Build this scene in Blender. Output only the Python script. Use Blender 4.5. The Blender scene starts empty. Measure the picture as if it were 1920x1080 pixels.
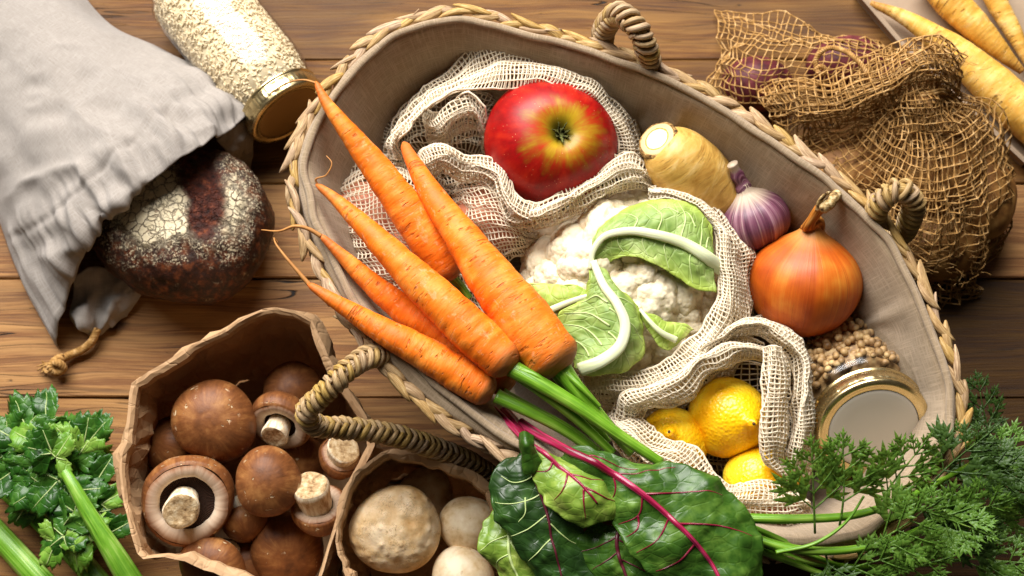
import bpy, math, random
import numpy as np
from mathutils import Vector, kdtree
random.seed(7); np.random.seed(7)
scene = bpy.context.scene
C = scene.collection
PI = math.pi

# ---------------------------------------------------------------- camera
TILT = math.radians(14.0)
TARGET = np.array([0.0, 0.0, 12.0]); DIST = 105.0; LENS = 48.6      # centimetres
CAM = TARGET + DIST * np.array([0, -math.sin(TILT), math.cos(TILT)])
cd = bpy.data.cameras.new('camera'); cam = bpy.data.objects.new('camera', cd); C.objects.link(cam)
cam.location = CAM * .01; cam.rotation_euler = (TILT, 0, 0)
cd.lens = LENS; cd.sensor_width = 36; cd.clip_start = .05; cd.clip_end = 50
cd.dof.use_dof = True; cd.dof.focus_distance = .955; cd.dof.aperture_fstop = 9.0
scene.camera = cam
# ---------------------------------------------------------------- light: one big soft window up and left, dim room
scene.view_settings.view_transform = 'Standard'; scene.view_settings.look = 'None'
scene.view_settings.exposure = 0.0; scene.view_settings.gamma = 1
w = bpy.data.worlds.new('World'); scene.world = w; w.use_nodes = True
w.node_tree.nodes['Background'].inputs[0].default_value = (1.0, .86, .70, 1)
w.node_tree.nodes['Background'].inputs[1].default_value = .045
def area(name, loc, at, sx, sy, watts, col):
    l = bpy.data.lights.new(name, 'AREA'); l.shape = 'RECTANGLE'; l.size = sx; l.size_y = sy; l.energy = watts; l.color = col
    o = bpy.data.objects.new(name, l); C.objects.link(o); o.location = loc
    o.rotation_euler = (Vector(at) - Vector(loc)).to_track_quat('-Z', 'Y').to_euler()
area('window_light', (-.52, 1.42, 1.66), (.0, 0, .1), 2.1, 1.4, 164, (1, .965, .93))
EXTRA_LIGHT = None
scene.cycles.use_denoising = True
scene.cycles.max_bounces = 8; scene.cycles.transparent_max_bounces = 16
scene.cycles.caustics_reflective = False; scene.cycles.caustics_refractive = False

# ---------------------------------------------------------------- numeric helpers (centimetres; a photograph point and its height give a place)
RT = np.array([1., 0, 0]); UP = np.array([0, math.cos(TILT), math.sin(TILT)]); TO = np.array([0, -math.sin(TILT), math.cos(TILT)])
def PX(a):
    a = np.atleast_2d(np.array(a, float))
    k = 36.0 / LENS / 1920.0
    d = ((a[:, 0] - 960) * k)[:, None] * RT - ((a[:, 1] - 540) * k)[:, None] * UP - TO
    s = (a[:, 2] - CAM[2]) / d[:, 2]
    return CAM + d * s[:, None]
def img(dx, dy, dz):                                   # right, up, towards the eye
    v = dx * RT + dy * UP + dz * TO
    return v / np.linalg.norm(v)
def spl(A, n, closed=False, knots=None, ts=None):
    A = np.asarray(A, float)
    if closed: A = np.concatenate([A[-2:], A, A[:3]])
    k = len(A)
    if knots is None:
        d = np.linalg.norm((A[1:] - A[:-1]).reshape(k - 1, -1, A.shape[-1]), axis=2).mean(1)
        t = np.concatenate([[0], np.cumsum(np.maximum(d, 1e-6))])
    else: t = np.asarray(knots, float)
    m = np.zeros_like(A)
    sh = (-1,) + (1,) * (A.ndim - 1)
    h = np.diff(t).reshape(sh); s = np.diff(A, axis=0) / h
    if k > 2: m[1:-1] = (s[:-1] * h[1:] + s[1:] * h[:-1]) / (h[1:] + h[:-1])
    m[0] = s[0]; m[-1] = s[-1]
    if closed: lo, hi = t[2], t[-3]
    else: lo, hi = t[0], t[-1]
    if ts is None: x = np.linspace(lo, hi, n, endpoint=not closed)
    else: x = lo + np.asarray(ts) * (hi - lo)
    i = np.clip(np.searchsorted(t, x, side='right') - 1, 0, k - 2)
    hh = (t[i + 1] - t[i]); f = ((x - t[i]) / hh).reshape(sh); hh = hh.reshape(sh)
    f2, f3 = f * f, f ** 3
    return (2*f3 - 3*f2 + 1)*A[i] + (f3 - 2*f2 + f)*hh*m[i] + (3*f2 - 2*f3)*A[i+1] + (f3 - f2)*hh*m[i+1]
def even(path, n):                                     # resample to equal steps
    d = np.concatenate([[0], np.cumsum(np.linalg.norm(np.diff(path, axis=0), axis=1))])
    x = np.linspace(0, d[-1], n)
    return np.stack([np.interp(x, d, path[:, c]) for c in range(path.shape[1])], 1)
def length(path): return np.linalg.norm(np.diff(path, axis=0), axis=1).sum()
def _hash(i, j, k, s):
    h = (i * 374761393 + j * 668265263 + k * 1274126177 + s * 974711) & 0x7fffffff
    h = ((h ^ (h >> 13)) * 1103515245) & 0x7fffffff
    return ((h ^ (h >> 16)) & 0xffff) / 32767.5 - 1.0
def vn(p, seed=0):
    p = np.asarray(p, float); b = np.floor(p).astype(np.int64); f = p - b; f = f * f * (3 - 2 * f)
    r = 0
    for i in (0, 1):
        for j in (0, 1):
            for k in (0, 1):
                wgt = (f[..., 0] if i else 1 - f[..., 0]) * (f[..., 1] if j else 1 - f[..., 1]) * (f[..., 2] if k else 1 - f[..., 2])
                r = r + wgt * _hash(b[..., 0] + i, b[..., 1] + j, b[..., 2] + k, seed)
    return r
def fbm(p, oct=3, seed=0):
    r, a = 0, 1.0; p = np.asarray(p, float)
    for o in range(oct):
        r = r + a * vn(p * 2 ** o + 17.3 * o, seed + o); a *= .5
    return r
def basis(axis):
    z = np.asarray(axis, float); z = z / np.linalg.norm(z)
    x = np.cross([0, 1, 0] if abs(z[1]) < .9 else [1, 0, 0], z); x /= np.linalg.norm(x)
    return np.stack([x, np.cross(z, x), z], 1)        # columns
def grid_faces(m, n, cm=False, cn=False):
    i = np.arange(m if cm else m - 1)[:, None]; j = np.arange(n if cn else n - 1)[None, :]
    a = i * n + j; b = i * n + (j + 1) % n; c = ((i + 1) % m) * n + (j + 1) % n; d = ((i + 1) % m) * n + j
    return np.stack([a, b, c, d], -1).reshape(-1, 4)
def grid_normals(P):
    du = np.gradient(P, axis=0); dv = np.gradient(P, axis=1)
    n = np.cross(dv, du); l = np.linalg.norm(n, axis=2, keepdims=True)
    n = n / np.maximum(l, 1e-9)
    return np.where(n[..., 2:3] < 0, -n, n)

# shapes return dict(v, f, q, t): q = straightened coordinates in cm for the materials
def tube(path, rad, seg=12, cap=True, twist=0.0, flat=1.0, normal=None):
    path = np.asarray(path, float); n = len(path); rad = np.broadcast_to(np.asarray(rad, float), (n,))
    T = np.gradient(path, axis=0); T /= np.maximum(np.linalg.norm(T, axis=1, keepdims=True), 1e-9)
    X = np.zeros_like(T)
    x = np.array(normal, float) if normal is not None else np.array([.123, .3, 1.])
    for i in range(n):
        x = x - T[i] * np.dot(x, T[i]); x = x / max(np.linalg.norm(x), 1e-9); X[i] = x
    Y = np.cross(T, X)
    a = np.linspace(0, 2 * PI, seg, endpoint=False)[None, :] + twist * np.linspace(0, 1, n)[:, None]
    ca, sa = np.cos(a) * flat, np.sin(a)
    V = path[:, None] + rad[:, None, None] * (ca[..., None] * X[:, None] + sa[..., None] * Y[:, None])
    s = np.concatenate([[0], np.cumsum(np.linalg.norm(np.diff(path, axis=0), axis=1))])
    q = np.stack([np.broadcast_to(s[:, None], ca.shape), rad[:, None] * np.cos(a), rad[:, None] * np.sin(a)], -1)
    t = np.broadcast_to((s / s[-1])[:, None], ca.shape)
    f = [tuple(r) for r in grid_faces(n, seg, False, True).tolist()]
    if cap: f += [tuple(range(seg))[::-1], tuple(range((n - 1) * seg, n * seg))]
    return dict(v=V.reshape(-1, 3), f=f, q=q.reshape(-1, 3), t=t.reshape(-1), V=V, N=None)
def lathe(prof, seg, center, axis, mod=None, capped=True):
    prof = np.asarray(prof, float); k = len(prof)
    a = np.linspace(0, 2 * PI, seg, endpoint=False)
    r = np.broadcast_to(prof[:, 0:1], (k, seg)).copy(); z = np.broadcast_to(prof[:, 1:2], (k, seg)).copy()
    if mod is not None: r, z = mod(r, z, np.broadcast_to(a, (k, seg)), np.broadcast_to(np.linspace(0, 1, k)[:, None], (k, seg)))
    L = np.stack([r * np.cos(a), r * np.sin(a), z], -1).reshape(-1, 3)
    f = [tuple(x) for x in grid_faces(k, seg, False, True).tolist()]
    if capped: f += [tuple(range(seg))[::-1], tuple(range((k - 1) * seg, k * seg))]
    return dict(v=L @ basis(axis).T + np.asarray(center), f=f, q=L, t=np.repeat(np.linspace(0, 1, k), seg))
def ico(sub):
    import bmesh
    bm = bmesh.new(); bmesh.ops.create_icosphere(bm, subdivisions=sub, radius=1)
    v = np.array([x.co[:] for x in bm.verts]); f = [tuple(x.index for x in g.verts) for g in bm.faces]; bm.free()
    return v, f
ICO = {s: ico(s) for s in (1, 2, 3, 4, 5)}
def blob(center, rx, ry, rz, sub=4, amp=.1, freq=.3, seed=0, rot=0.0, axis=None, power=None):
    u, f = ICO[sub]
    L = u * np.array([rx, ry, rz])
    L = L * (1 + amp * fbm(L * freq + seed * 9.1, 3, seed))[:, None]
    if axis is not None: W = L @ basis(axis).T
    else:
        c, s = math.cos(rot), math.sin(rot); W = np.stack([L[:, 0]*c - L[:, 1]*s, L[:, 0]*s + L[:, 1]*c, L[:, 2]], 1)
    return dict(v=W + np.asarray(center), f=f, q=L, t=(u[:, 2] + 1) / 2)
def surf(P):                                           # grid -> shape
    m, n = P.shape[:2]
    su = np.concatenate([[0], np.cumsum(np.linalg.norm(np.diff(P, axis=0), axis=2).mean(1))])
    sv = np.concatenate([[0], np.cumsum(np.linalg.norm(np.diff(P, axis=1), axis=2).mean(0))])
    q = np.stack([np.broadcast_to(sv[None, :], (m, n)), np.broadcast_to(su[:, None], (m, n)), np.zeros((m, n))], -1)
    return dict(v=P.reshape(-1, 3), f=[tuple(x) for x in grid_faces(m, n).tolist()], q=q.reshape(-1, 3),
                t=np.broadcast_to(np.linspace(0, 1, m)[:, None], (m, n)).reshape(-1), P=P)
def loft(guides, m, n, world=False):
    G = np.stack([spl(g if world else PX(g), n) for g in guides])
    return spl(G, m) if len(guides) > 2 else G[0] + np.linspace(0, 1, m)[:, None, None] * (G[1] - G[0])
def loft_cells(guides, cell, world=False):             # a loft whose quads are about one net cell
    P = loft(guides, 40, 60, world)
    n = max(4, int(np.linalg.norm(np.diff(P, axis=1), axis=2).sum(1).mean() / cell))
    m = max(4, int(np.linalg.norm(np.diff(P, axis=0), axis=2).sum(0).mean() / cell))
    return loft(guides, m, n, world)
def join(shapes):
    v, f, q, t, o = [], [], [], [], 0
    for s in shapes:
        v.append(s['v']); q.append(s['q']); t.append(s['t']); f += [tuple(i + o for i in x) for x in s['f']]; o += len(s['v'])
    return dict(v=np.concatenate(v), f=f, q=np.concatenate(q), t=np.concatenate(t))

# ---------------------------------------------------------------- object helpers
OFF = {}
def mesh_obj(name, sh, mat, off, smooth=True):
    me = bpy.data.meshes.new(name)
    me.from_pydata(((sh['v'] - off) * .01).tolist(), [], sh['f'])
    a = me.attributes.new('q', 'FLOAT_VECTOR', 'POINT'); a.data.foreach_set('vector', np.ascontiguousarray(sh['q'], dtype=np.float32).ravel())
    a = me.attributes.new('t', 'FLOAT', 'POINT'); a.data.foreach_set('value', np.ascontiguousarray(sh['t'], dtype=np.float32).ravel())
    for k, val in sh.get('attrs', {}).items():
        a = me.attributes.new(k, 'FLOAT', 'POINT'); a.data.foreach_set('value', np.ascontiguousarray(val, dtype=np.float32).ravel())
    if smooth: me.polygons.foreach_set('use_smooth', [True] * len(me.polygons))
    me.materials.append(mat)
    o = bpy.data.objects.new(name, me); C.objects.link(o); OFF[o.name] = off
    return o
def tag(o, label, cat, group=None, kind=None):
    o['label'] = label; o['category'] = cat
    if group: o['group'] = group
    if kind: o['kind'] = kind
    return o
def root(name, label, cat, base, group=None):
    o = bpy.data.objects.new(name, None); C.objects.link(o)
    b = np.asarray(base, float); o.location = b * .01; OFF[o.name] = b; o.empty_display_size = .02
    return tag(o, label, cat, group)
def part(parent, name, sh, mat, smooth=True, label=None):
    o = mesh_obj(name, sh, mat, OFF[parent.name], smooth); o.parent = parent
    if label: o['label'] = label
    return o
def solo(name, sh, mat, label, cat, group=None, smooth=True, kind=None):
    v = sh['v']; base = np.array([v[:, 0].mean(), v[:, 1].mean(), v[:, 2].min()])
    o = mesh_obj(name, sh, mat, base, smooth); o.location = base * .01
    return tag(o, label, cat, group, kind)
def solidify(o, cm):
    m = o.modifiers.new('thickness', 'SOLIDIFY'); m.thickness = cm * .01; m.offset = 0
def wire(o, cm):
    m = o.modifiers.new('threads', 'WIREFRAME'); m.thickness = cm * .01; m.use_even_offset = False; m.use_boundary = True; m.use_replace = True; m.use_relative_offset = False

# ---------------------------------------------------------------- material helpers
def lin(c):
    if isinstance(c, str): c = tuple(int(c[i:i+2], 16) for i in (0, 2, 4))
    return tuple(((x/255)/12.92 if x/255 <= .04045 else (((x/255)+.055)/1.055)**2.4) for x in c) + (1.0,)
class G:
    def __init__(s, name):
        s.mat = bpy.data.materials.new(name); s.mat.use_nodes = True; s.nt = s.mat.node_tree; s.nt.nodes.clear()
        s.o = s.nt.nodes.new('ShaderNodeOutputMaterial')
        s.q = s.attr('q').outputs['Vector']; s.tt = s.attr('t').outputs['Fac']
    def attr(s, n):
        a = s.nt.nodes.new('ShaderNodeAttribute'); a.attribute_name = n; return a
    def f(s, n): return s.attr(n).outputs['Fac']
    def put(s, sock, v):
        if isinstance(v, bpy.types.NodeSocket): s.nt.links.new(v, sock)
        elif v is not None:
            if isinstance(v, str): v = lin(v)
            sock.default_value = v
    def map(s, v, sc=(1, 1, 1), loc=(0, 0, 0)):
        n = s.nt.nodes.new('ShaderNodeMapping'); s.put(n.inputs['Vector'], v); n.inputs['Scale'].default_value = sc
        s.put(n.inputs['Location'], loc); return n.outputs[0]
    def noise(s, v, scale=1, detail=3, rough=.55, dist=0.0, col=False):
        n = s.nt.nodes.new('ShaderNodeTexNoise'); s.put(n.inputs['Vector'], v)
        n.inputs['Scale'].default_value = scale; n.inputs['Detail'].default_value = detail; n.inputs['Roughness'].default_value = rough
        n.inputs['Distortion'].default_value = dist; return n.outputs['Color' if col else 'Fac']
    def vor(s, v, scale=1, feature='F1', out='Distance', rnd=1.0):
        n = s.nt.nodes.new('ShaderNodeTexVoronoi'); n.feature = feature; s.put(n.inputs['Vector'], v)
        n.inputs['Scale'].default_value = scale; n.inputs['Randomness'].default_value = rnd; return n.outputs[out]
    def wave(s, v, scale=1, dist=0, detail=2, axis='X', dscale=1):
        n = s.nt.nodes.new('ShaderNodeTexWave'); n.bands_direction = axis; s.put(n.inputs['Vector'], v)
        n.inputs['Scale'].default_value = scale; n.inputs['Distortion'].default_value = dist; n.inputs['Detail'].default_value = detail
        n.inputs['Detail Scale'].default_value = dscale; return n.outputs['Fac']
    def ramp(s, fac, stops, interp='LINEAR'):
        n = s.nt.nodes.new('ShaderNodeValToRGB'); s.put(n.inputs[0], fac); cr = n.color_ramp; cr.interpolation = interp
        while len(cr.elements) < len(stops): cr.elements.new(.5)
        for e, (p, c) in zip(cr.elements, stops):
            e.position = p; e.color = lin(c) if isinstance(c, str) else (c, c, c, 1) if isinstance(c, (int, float)) else c
        return n.outputs['Color']
    def step(s, fac, a, b):                            # smooth 0..1 from a to b
        n = s.nt.nodes.new('ShaderNodeMapRange'); n.interpolation_type = 'SMOOTHSTEP'; s.put(n.inputs['Value'], fac)
        if a <= b: n.inputs['From Min'].default_value = a; n.inputs['From Max'].default_value = b
        else:
            n.inputs['From Min'].default_value = b; n.inputs['From Max'].default_value = a
            n.inputs['To Min'].default_value = 1; n.inputs['To Max'].default_value = 0
        return n.outputs[0]
    def mix(s, fac, a, b, mode='MIX'):
        n = s.nt.nodes.new('ShaderNodeMix'); n.data_type = 'RGBA'; n.blend_type = mode
        s.put(n.inputs[0], fac); s.put(n.inputs[6], a); s.put(n.inputs[7], b); return n.outputs[2]
    def m(s, op, a, b=0.0, c=None):
        n = s.nt.nodes.new('ShaderNodeMath'); n.operation = op; s.put(n.inputs[0], a); s.put(n.inputs[1], b)
        if c is not None: s.put(n.inputs[2], c)
        return n.outputs[0]
    def sep(s, v):
        n = s.nt.nodes.new('ShaderNodeSeparateXYZ'); s.put(n.inputs[0], v); return n.outputs
    def comb(s, x, y, z):
        n = s.nt.nodes.new('ShaderNodeCombineXYZ'); s.put(n.inputs[0], x); s.put(n.inputs[1], y); s.put(n.inputs[2], z); return n.outputs[0]
    def rnd(s):
        return s.nt.nodes.new('ShaderNodeObjectInfo').outputs['Random']
    def objq(s):                                        # object coordinates in cm
        n = s.nt.nodes.new('ShaderNodeTexCoord'); return s.map(n.outputs['Object'], (100, 100, 100))
    def hsv(s, col, h=.5, sat=1.0, v=1.0):
        n = s.nt.nodes.new('ShaderNodeHueSaturation'); s.put(n.inputs['Color'], col); s.put(n.inputs['Hue'], h); s.put(n.inputs['Saturation'], sat); s.put(n.inputs['Value'], v)
        return n.outputs[0]
    def bump(s, h, dist=.05, strength=1.0, nrm=None):
        n = s.nt.nodes.new('ShaderNodeBump'); s.put(n.inputs['Height'], h); n.inputs['Distance'].default_value = dist * .01; n.inputs['Strength'].default_value = strength
        if nrm is not None: s.put(n.inputs['Normal'], nrm)
        return n.outputs[0]
    def bsdf(s, base, rough=.5, nrm=None, spec=.5, sss=0, sssr=(1, .5, .25), ssss=.3, metal=0, coat=0, sheen=0, translucent=0, tcol=None):
        p = s.nt.nodes.new('ShaderNodeBsdfPrincipled'); i = p.inputs
        s.put(i['Base Color'], base); s.put(i['Roughness'], rough); s.put(i['Specular IOR Level'], spec); s.put(i['Metallic'], metal)
        if nrm is not None: s.put(i['Normal'], nrm)
        if sss: i['Subsurface Weight'].default_value = sss; i['Subsurface Radius'].default_value = sssr; i['Subsurface Scale'].default_value = ssss * .01
        if coat: i['Coat Weight'].default_value = coat; i['Coat Roughness'].default_value = .15
        if sheen: i['Sheen Weight'].default_value = sheen; i['Sheen Roughness'].default_value = .5
        sh = p.outputs[0]
        if translucent:
            t = s.nt.nodes.new('ShaderNodeBsdfTranslucent'); s.put(t.inputs[0], tcol if tcol is not None else base)
            mx = s.nt.nodes.new('ShaderNodeMixShader'); mx.inputs[0].default_value = translucent
            s.nt.links.new(sh, mx.inputs[1]); s.nt.links.new(t.outputs[0], mx.inputs[2]); sh = mx.outputs[0]
        s.nt.links.new(sh, s.o.inputs['Surface']); return s.mat
# ---------------------------------------------------------------- materials
M = {}
def mk_wood():
    g = G('oiled_wood'); p = g.objq(); r = g.rnd()
    sh = g.comb(g.m('MULTIPLY', r, 310), g.m('MULTIPLY', r, 170), g.m('MULTIPLY', r, 57))
    n = g.nt.nodes.new('ShaderNodeVectorMath'); n.operation = 'ADD'; g.put(n.inputs[0], p); g.put(n.inputs[1], sh); p = n.outputs[0]
    warp = g.noise(g.map(p, (.04, .16, .1)), 1, 2)
    pw = g.comb(g.sep(p)[0], g.m('ADD', g.sep(p)[1], g.m('MULTIPLY', warp, 3.0)), g.sep(p)[2])
    fine = g.noise(g.map(pw, (.16, 8.5, 3)), 1, 5, .7)
    band = g.noise(g.map(pw, (.06, 1.1, 1)), 1, 3, .6)
    big = g.noise(g.map(p, (.05, .12, .1)), 1, 2)
    col = g.ramp(fine, [(.25, '3a2312'), (.48, '8c5c33'), (.7, 'c29056')])
    col = g.mix(g.step(band, .38, .66), col, g.mix(.75, col, 'c09058'), 'MIX')
    col = g.mix(g.step(big, .52, .72), col, g.mix(.55, col, '5a4230'))
    dark = g.step(g.noise(g.map(pw, (.10, 3.2, 2)), 1, 4, .7), .60, .74)                    # dark weathered streaks
    col = g.mix(g.m('MULTIPLY', dark, .75), col, '2e1d12')
    spot = g.step(g.noise(g.map(p, (.35, 1.3, 1)), 1, 4, .75), .64, .74)
    col = g.mix(g.m('MULTIPLY', spot, .8), col, '22170f')
    v = g.vor(g.map(p, (.055, .11, .01)), 1)                                                # rare knots
    knot = g.step(v, .10, .04)
    col = g.mix(g.m('MULTIPLY', knot, .85), col, '2a190f')
    crack = g.step(g.m('ABSOLUTE', g.m('SUBTRACT', g.noise(g.map(pw, (.03, .55, .5)), 1, 2, .5), .5)), .006, .0015)
    crack = g.m('MULTIPLY', crack, g.step(g.noise(g.map(p, (.06, .1, .1)), 1, 1), .5, .6))
    col = g.mix(crack, col, '140c07')
    ln = g.m('MULTIPLY', g.step(g.noise(g.map(pw, (.05, 5.5, 1)), 1, 2, .5, 1.2), .54, .66), .34)
    col = g.mix(ln, col, '3a2415')
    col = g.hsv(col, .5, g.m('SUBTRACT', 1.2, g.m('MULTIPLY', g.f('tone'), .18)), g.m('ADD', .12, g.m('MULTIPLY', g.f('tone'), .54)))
    h = g.m('SUBTRACT', fine, g.m('ADD', g.m('MULTIPLY', crack, 2.0), g.m('MULTIPLY', spot, .4)))
    return g.bsdf(col, g.m('ADD', .50, g.m('MULTIPLY', fine, .25)), g.bump(h, .06, .8), .25)
M['wood'] = mk_wood()

def cloth(name, base, dark, weave, scale, amt=.5, translucent=.12):
    g = G(name); q = g.q; s = g.sep(q)
    wx = g.wave(g.map(q, (weave, weave * .02, 0)), 1, 1.2, 2, 'X', 1.5); wy = g.wave(g.map(q, (weave * .02, weave, 0)), 1, 1.2, 2, 'Y', 1.5)
    slub = g.m('MAXIMUM', g.noise(g.map(q, (.9, 16, 1)), scale, 3, .6), g.noise(g.map(q, (16, .9, 1)), scale, 3, .6))
    th = g.m('MULTIPLY', wx, wy)
    col = g.mix(g.step(slub, .25, .85), dark, base)
    col = g.mix(g.m('MULTIPLY', th, amt), col, g.mix(.5, col, base))
    col = g.mix(g.m('MULTIPLY', g.noise(g.objq(), .12, 2), .35), col, dark)
    hh = g.m('ADD', g.m('MULTIPLY', th, .6), slub)
    return g.bsdf(col, .9, g.bump(hh, .05, .7), .15, sheen=.25, translucent=translucent)
M['bag_linen'] = cloth('grey_linen', 'beb6ae', '8a8178', 7, 1.0)
M['lining'] = cloth('beige_linen', 'd2ba9c', '8a7456', 9, .62, .7)
M['net'] = (lambda g: g.bsdf(g.mix(g.noise(g.objq(), 2.5, 3), 'f6e6c8', 'fff6e2'), .85, g.bump(g.noise(g.objq(), 14, 2), .03, .7), .2, sheen=.3, translucent=.35))(G('cotton_thread'))
def mk_jute():
    g = G('jute_twine'); n = g.noise(g.objq(), 1.8, 4)
    return g.bsdf(g.ramp(n, [(.3, '86602f'), (.5, 'b98d52'), (.7, 'e0b980')]), .85, g.bump(g.noise(g.objq(), 12, 3), .05, .9), .2, translucent=.15)
M['jute'] = mk_jute()
def mk_straw(name, a, b, c):
    g = G(name); r = g.rnd(); q = g.q
    s = g.sep(q); fib = g.noise(g.comb(g.m('MULTIPLY', s[0], .5), g.m('MULTIPLY', s[1], 14), g.m('MULTIPLY', s[2], 14)), 1, 4, .65)
    col = g.ramp(fib, [(.28, a), (.5, b), (.72, c)])
    col = g.hsv(col, g.m('ADD', .497, g.m('MULTIPLY', r, .014)), g.m('ADD', .8, g.m('MULTIPLY', r, .35)), g.m('ADD', .72, g.m('MULTIPLY', g.noise(g.comb(g.m('MULTIPLY', r, 91), 0.0, 0.0), 1, 0), .55)))
    return g.bsdf(col, .55, g.bump(fib, .06, .9), .4, translucent=.05)
M['straw'] = mk_straw('dried_palm_straw', '745434', 'ac8759', 'd4b688')
M['rope'] = mk_straw('twisted_seagrass', '705430', 'ac8a5a', 'd6b988')
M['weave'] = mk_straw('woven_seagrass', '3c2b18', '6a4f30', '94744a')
def mk_kraft():
    g = G('kraft_paper'); p = g.objq()
    n = g.noise(p, .35, 4, .6); fib = g.noise(g.map(p, (1, 1, 6)), 2, 3, .6)
    cr = g.vor(g.noise(p, .25, 2, col=True), 5, 'DISTANCE_TO_EDGE')
    col = g.mix(n, 'a37c56', 'c9a47a'); col = g.mix(g.m('MULTIPLY', fib, .3), col, 'd2ae86')
    col = g.mix(g.step(cr, .03, .0), col, g.mix(.5, col, 'c9a27a'))
    return g.bsdf(col, .62, g.bump(g.m('ADD', g.step(cr, .0, .08), g.m('MULTIPLY', fib, .2)), .06, .55), .3, translucent=.09, tcol='c07a34')
M['kraft'] = mk_kraft()
M['card'] = (lambda g: g.bsdf(g.mix(g.noise(g.objq(), .5, 4), '8e7a66', 'ad9880'), .8, g.bump(g.noise(g.map(g.objq(), (1, 8, 1)), 1, 3), .03, .5), .2))(G('grey_card'))
def mk_glass():
    g = G('jar_glass'); nt = g.nt
    tr = nt.nodes.new('ShaderNodeBsdfTransparent'); tr.inputs[0].default_value = (.985, .985, .97, 1)
    gl = nt.nodes.new('ShaderNodeBsdfGlossy'); gl.inputs['Roughness'].default_value = .16
    fr = nt.nodes.new('ShaderNodeLayerWeight'); fr.inputs[0].default_value = .5
    g.put(fr.inputs['Normal'], g.bump(g.noise(g.objq(), .5, 2), .3, .25)); g.put(gl.inputs['Normal'], g.bump(g.noise(g.objq(), .5, 2), .3, .25))
    mx = nt.nodes.new('ShaderNodeMixShader'); nt.links.new(g.m('ADD', .032, g.m('MULTIPLY', g.m('POWER', fr.outputs['Facing'], 3.0), .8)), mx.inputs[0]); nt.links.new(tr.outputs[0], mx.inputs[1]); nt.links.new(gl.outputs[0], mx.inputs[2])
    nt.links.new(mx.outputs[0], g.o.inputs['Surface']); return g.mat
M['glass'] = mk_glass()
M['gold'] = (lambda g: g.bsdf(g.mix(g.noise(g.objq(), .8, 3), 'd0b678', 'f0deb0'), g.m('ADD', .2, g.m('MULTIPLY', g.noise(g.objq(), 2, 3), .15)), None, .5, metal=1))(G('brass_coated_tin'))
M['lid_grey'] = (lambda g: g.bsdf(g.mix(g.noise(g.objq(), .15, 2), 'cfc6b8', 'd8cfc2'), .38, None, .5, metal=.0))(G('grey_lid_enamel'))
M['lid_tan'] = (lambda g: g.bsdf(g.mix(g.noise(g.objq(), .2, 2), '8a6a3c', 'a88650'), .4, None, .5, metal=.4))(G('gold_lid_enamel'))
M['rice'] = (lambda g: g.bsdf(g.mix(g.noise(g.objq(), 3.0, 2), 'd3ba8c', 'f0e4c8'), .5, None, .4))(G('rice_grain'))
M['bean'] = (lambda g: g.bsdf(g.ramp(g.noise(g.objq(), 1.6, 1), [(.3, '6a4e2e'), (.5, 'a07e52'), (.7, 'c8aa78')]), .5, g.bump(g.noise(g.objq(), 12, 3), .03, .5), .4))(G('dried_bean'))
def mk_bread():
    g = G('rye_crust'); q = g.q; t = g.f('flour'); gash = g.f('gash')
    wq = g.noise(q, .9, 3, col=True); n = g.nt.nodes.new('ShaderNodeVectorMath'); n.operation = 'ADD'; g.put(n.inputs[0], q); g.put(n.inputs[1], wq); pv = n.outputs[0]
    e = g.vor(pv, 1.25, 'DISTANCE_TO_EDGE'); e2 = g.vor(pv, 2.6, 'DISTANCE_TO_EDGE')
    crk = g.m('MULTIPLY', g.step(e, .02, .07), g.m('MAXIMUM', g.step(e2, .0, .05), g.step(g.noise(q, .7, 2), .45, .55)))
    crust = g.ramp(g.noise(q, 1.4, 5, .65), [(.3, '120603'), (.5, '30150a'), (.68, '663418')])
    speck = g.step(g.noise(q, 5.2, 4, .75), .50, .62)
    dust = g.m('MULTIPLY', g.step(g.m('ADD', t, g.m('MULTIPLY', g.m('SUBTRACT', g.noise(q, .8, 3), .5), 1.1)), .10, .40), speck)
    full = g.step(g.m('ADD', t, g.m('MULTIPLY', g.m('SUBTRACT', g.noise(q, .7, 3), .5), .7)), .46, .66)
    flour = g.mix(g.noise(q, 2, 3), 'c8b890', 'e8dcc0')
    k = g.m('MAXIMUM', g.m('MULTIPLY', full, crk), g.m('MULTIPLY', dust, .8))
    k = g.m('MAXIMUM', k, g.m('MULTIPLY', g.step(g.m('ADD', t, g.m('MULTIPLY', g.m('SUBTRACT', g.noise(q, 1.1, 4, .7), .5), 1.2)), .25, .95), .42))
    k = g.m('MULTIPLY', k, g.m('SUBTRACT', 1.0, gash))
    col = g.mix(k, crust, flour)
    inner = g.ramp(g.noise(q, 1.8, 5, .7), [(.35, '220c06'), (.55, '4e2113'), (.7, '844628')])
    col = g.mix(gash, col, inner)
    h = g.m('ADD', g.m('MULTIPLY', g.m('MULTIPLY', full, crk), .8), g.m('MULTIPLY', g.noise(q, 2.2, 5, .7), g.m('ADD', .5, gash)))
    return g.bsdf(col, g.m('ADD', .5, g.m('MULTIPLY', k, .4)), g.bump(h, .22, 1.0), .3)
M['bread'] = mk_bread()
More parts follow.
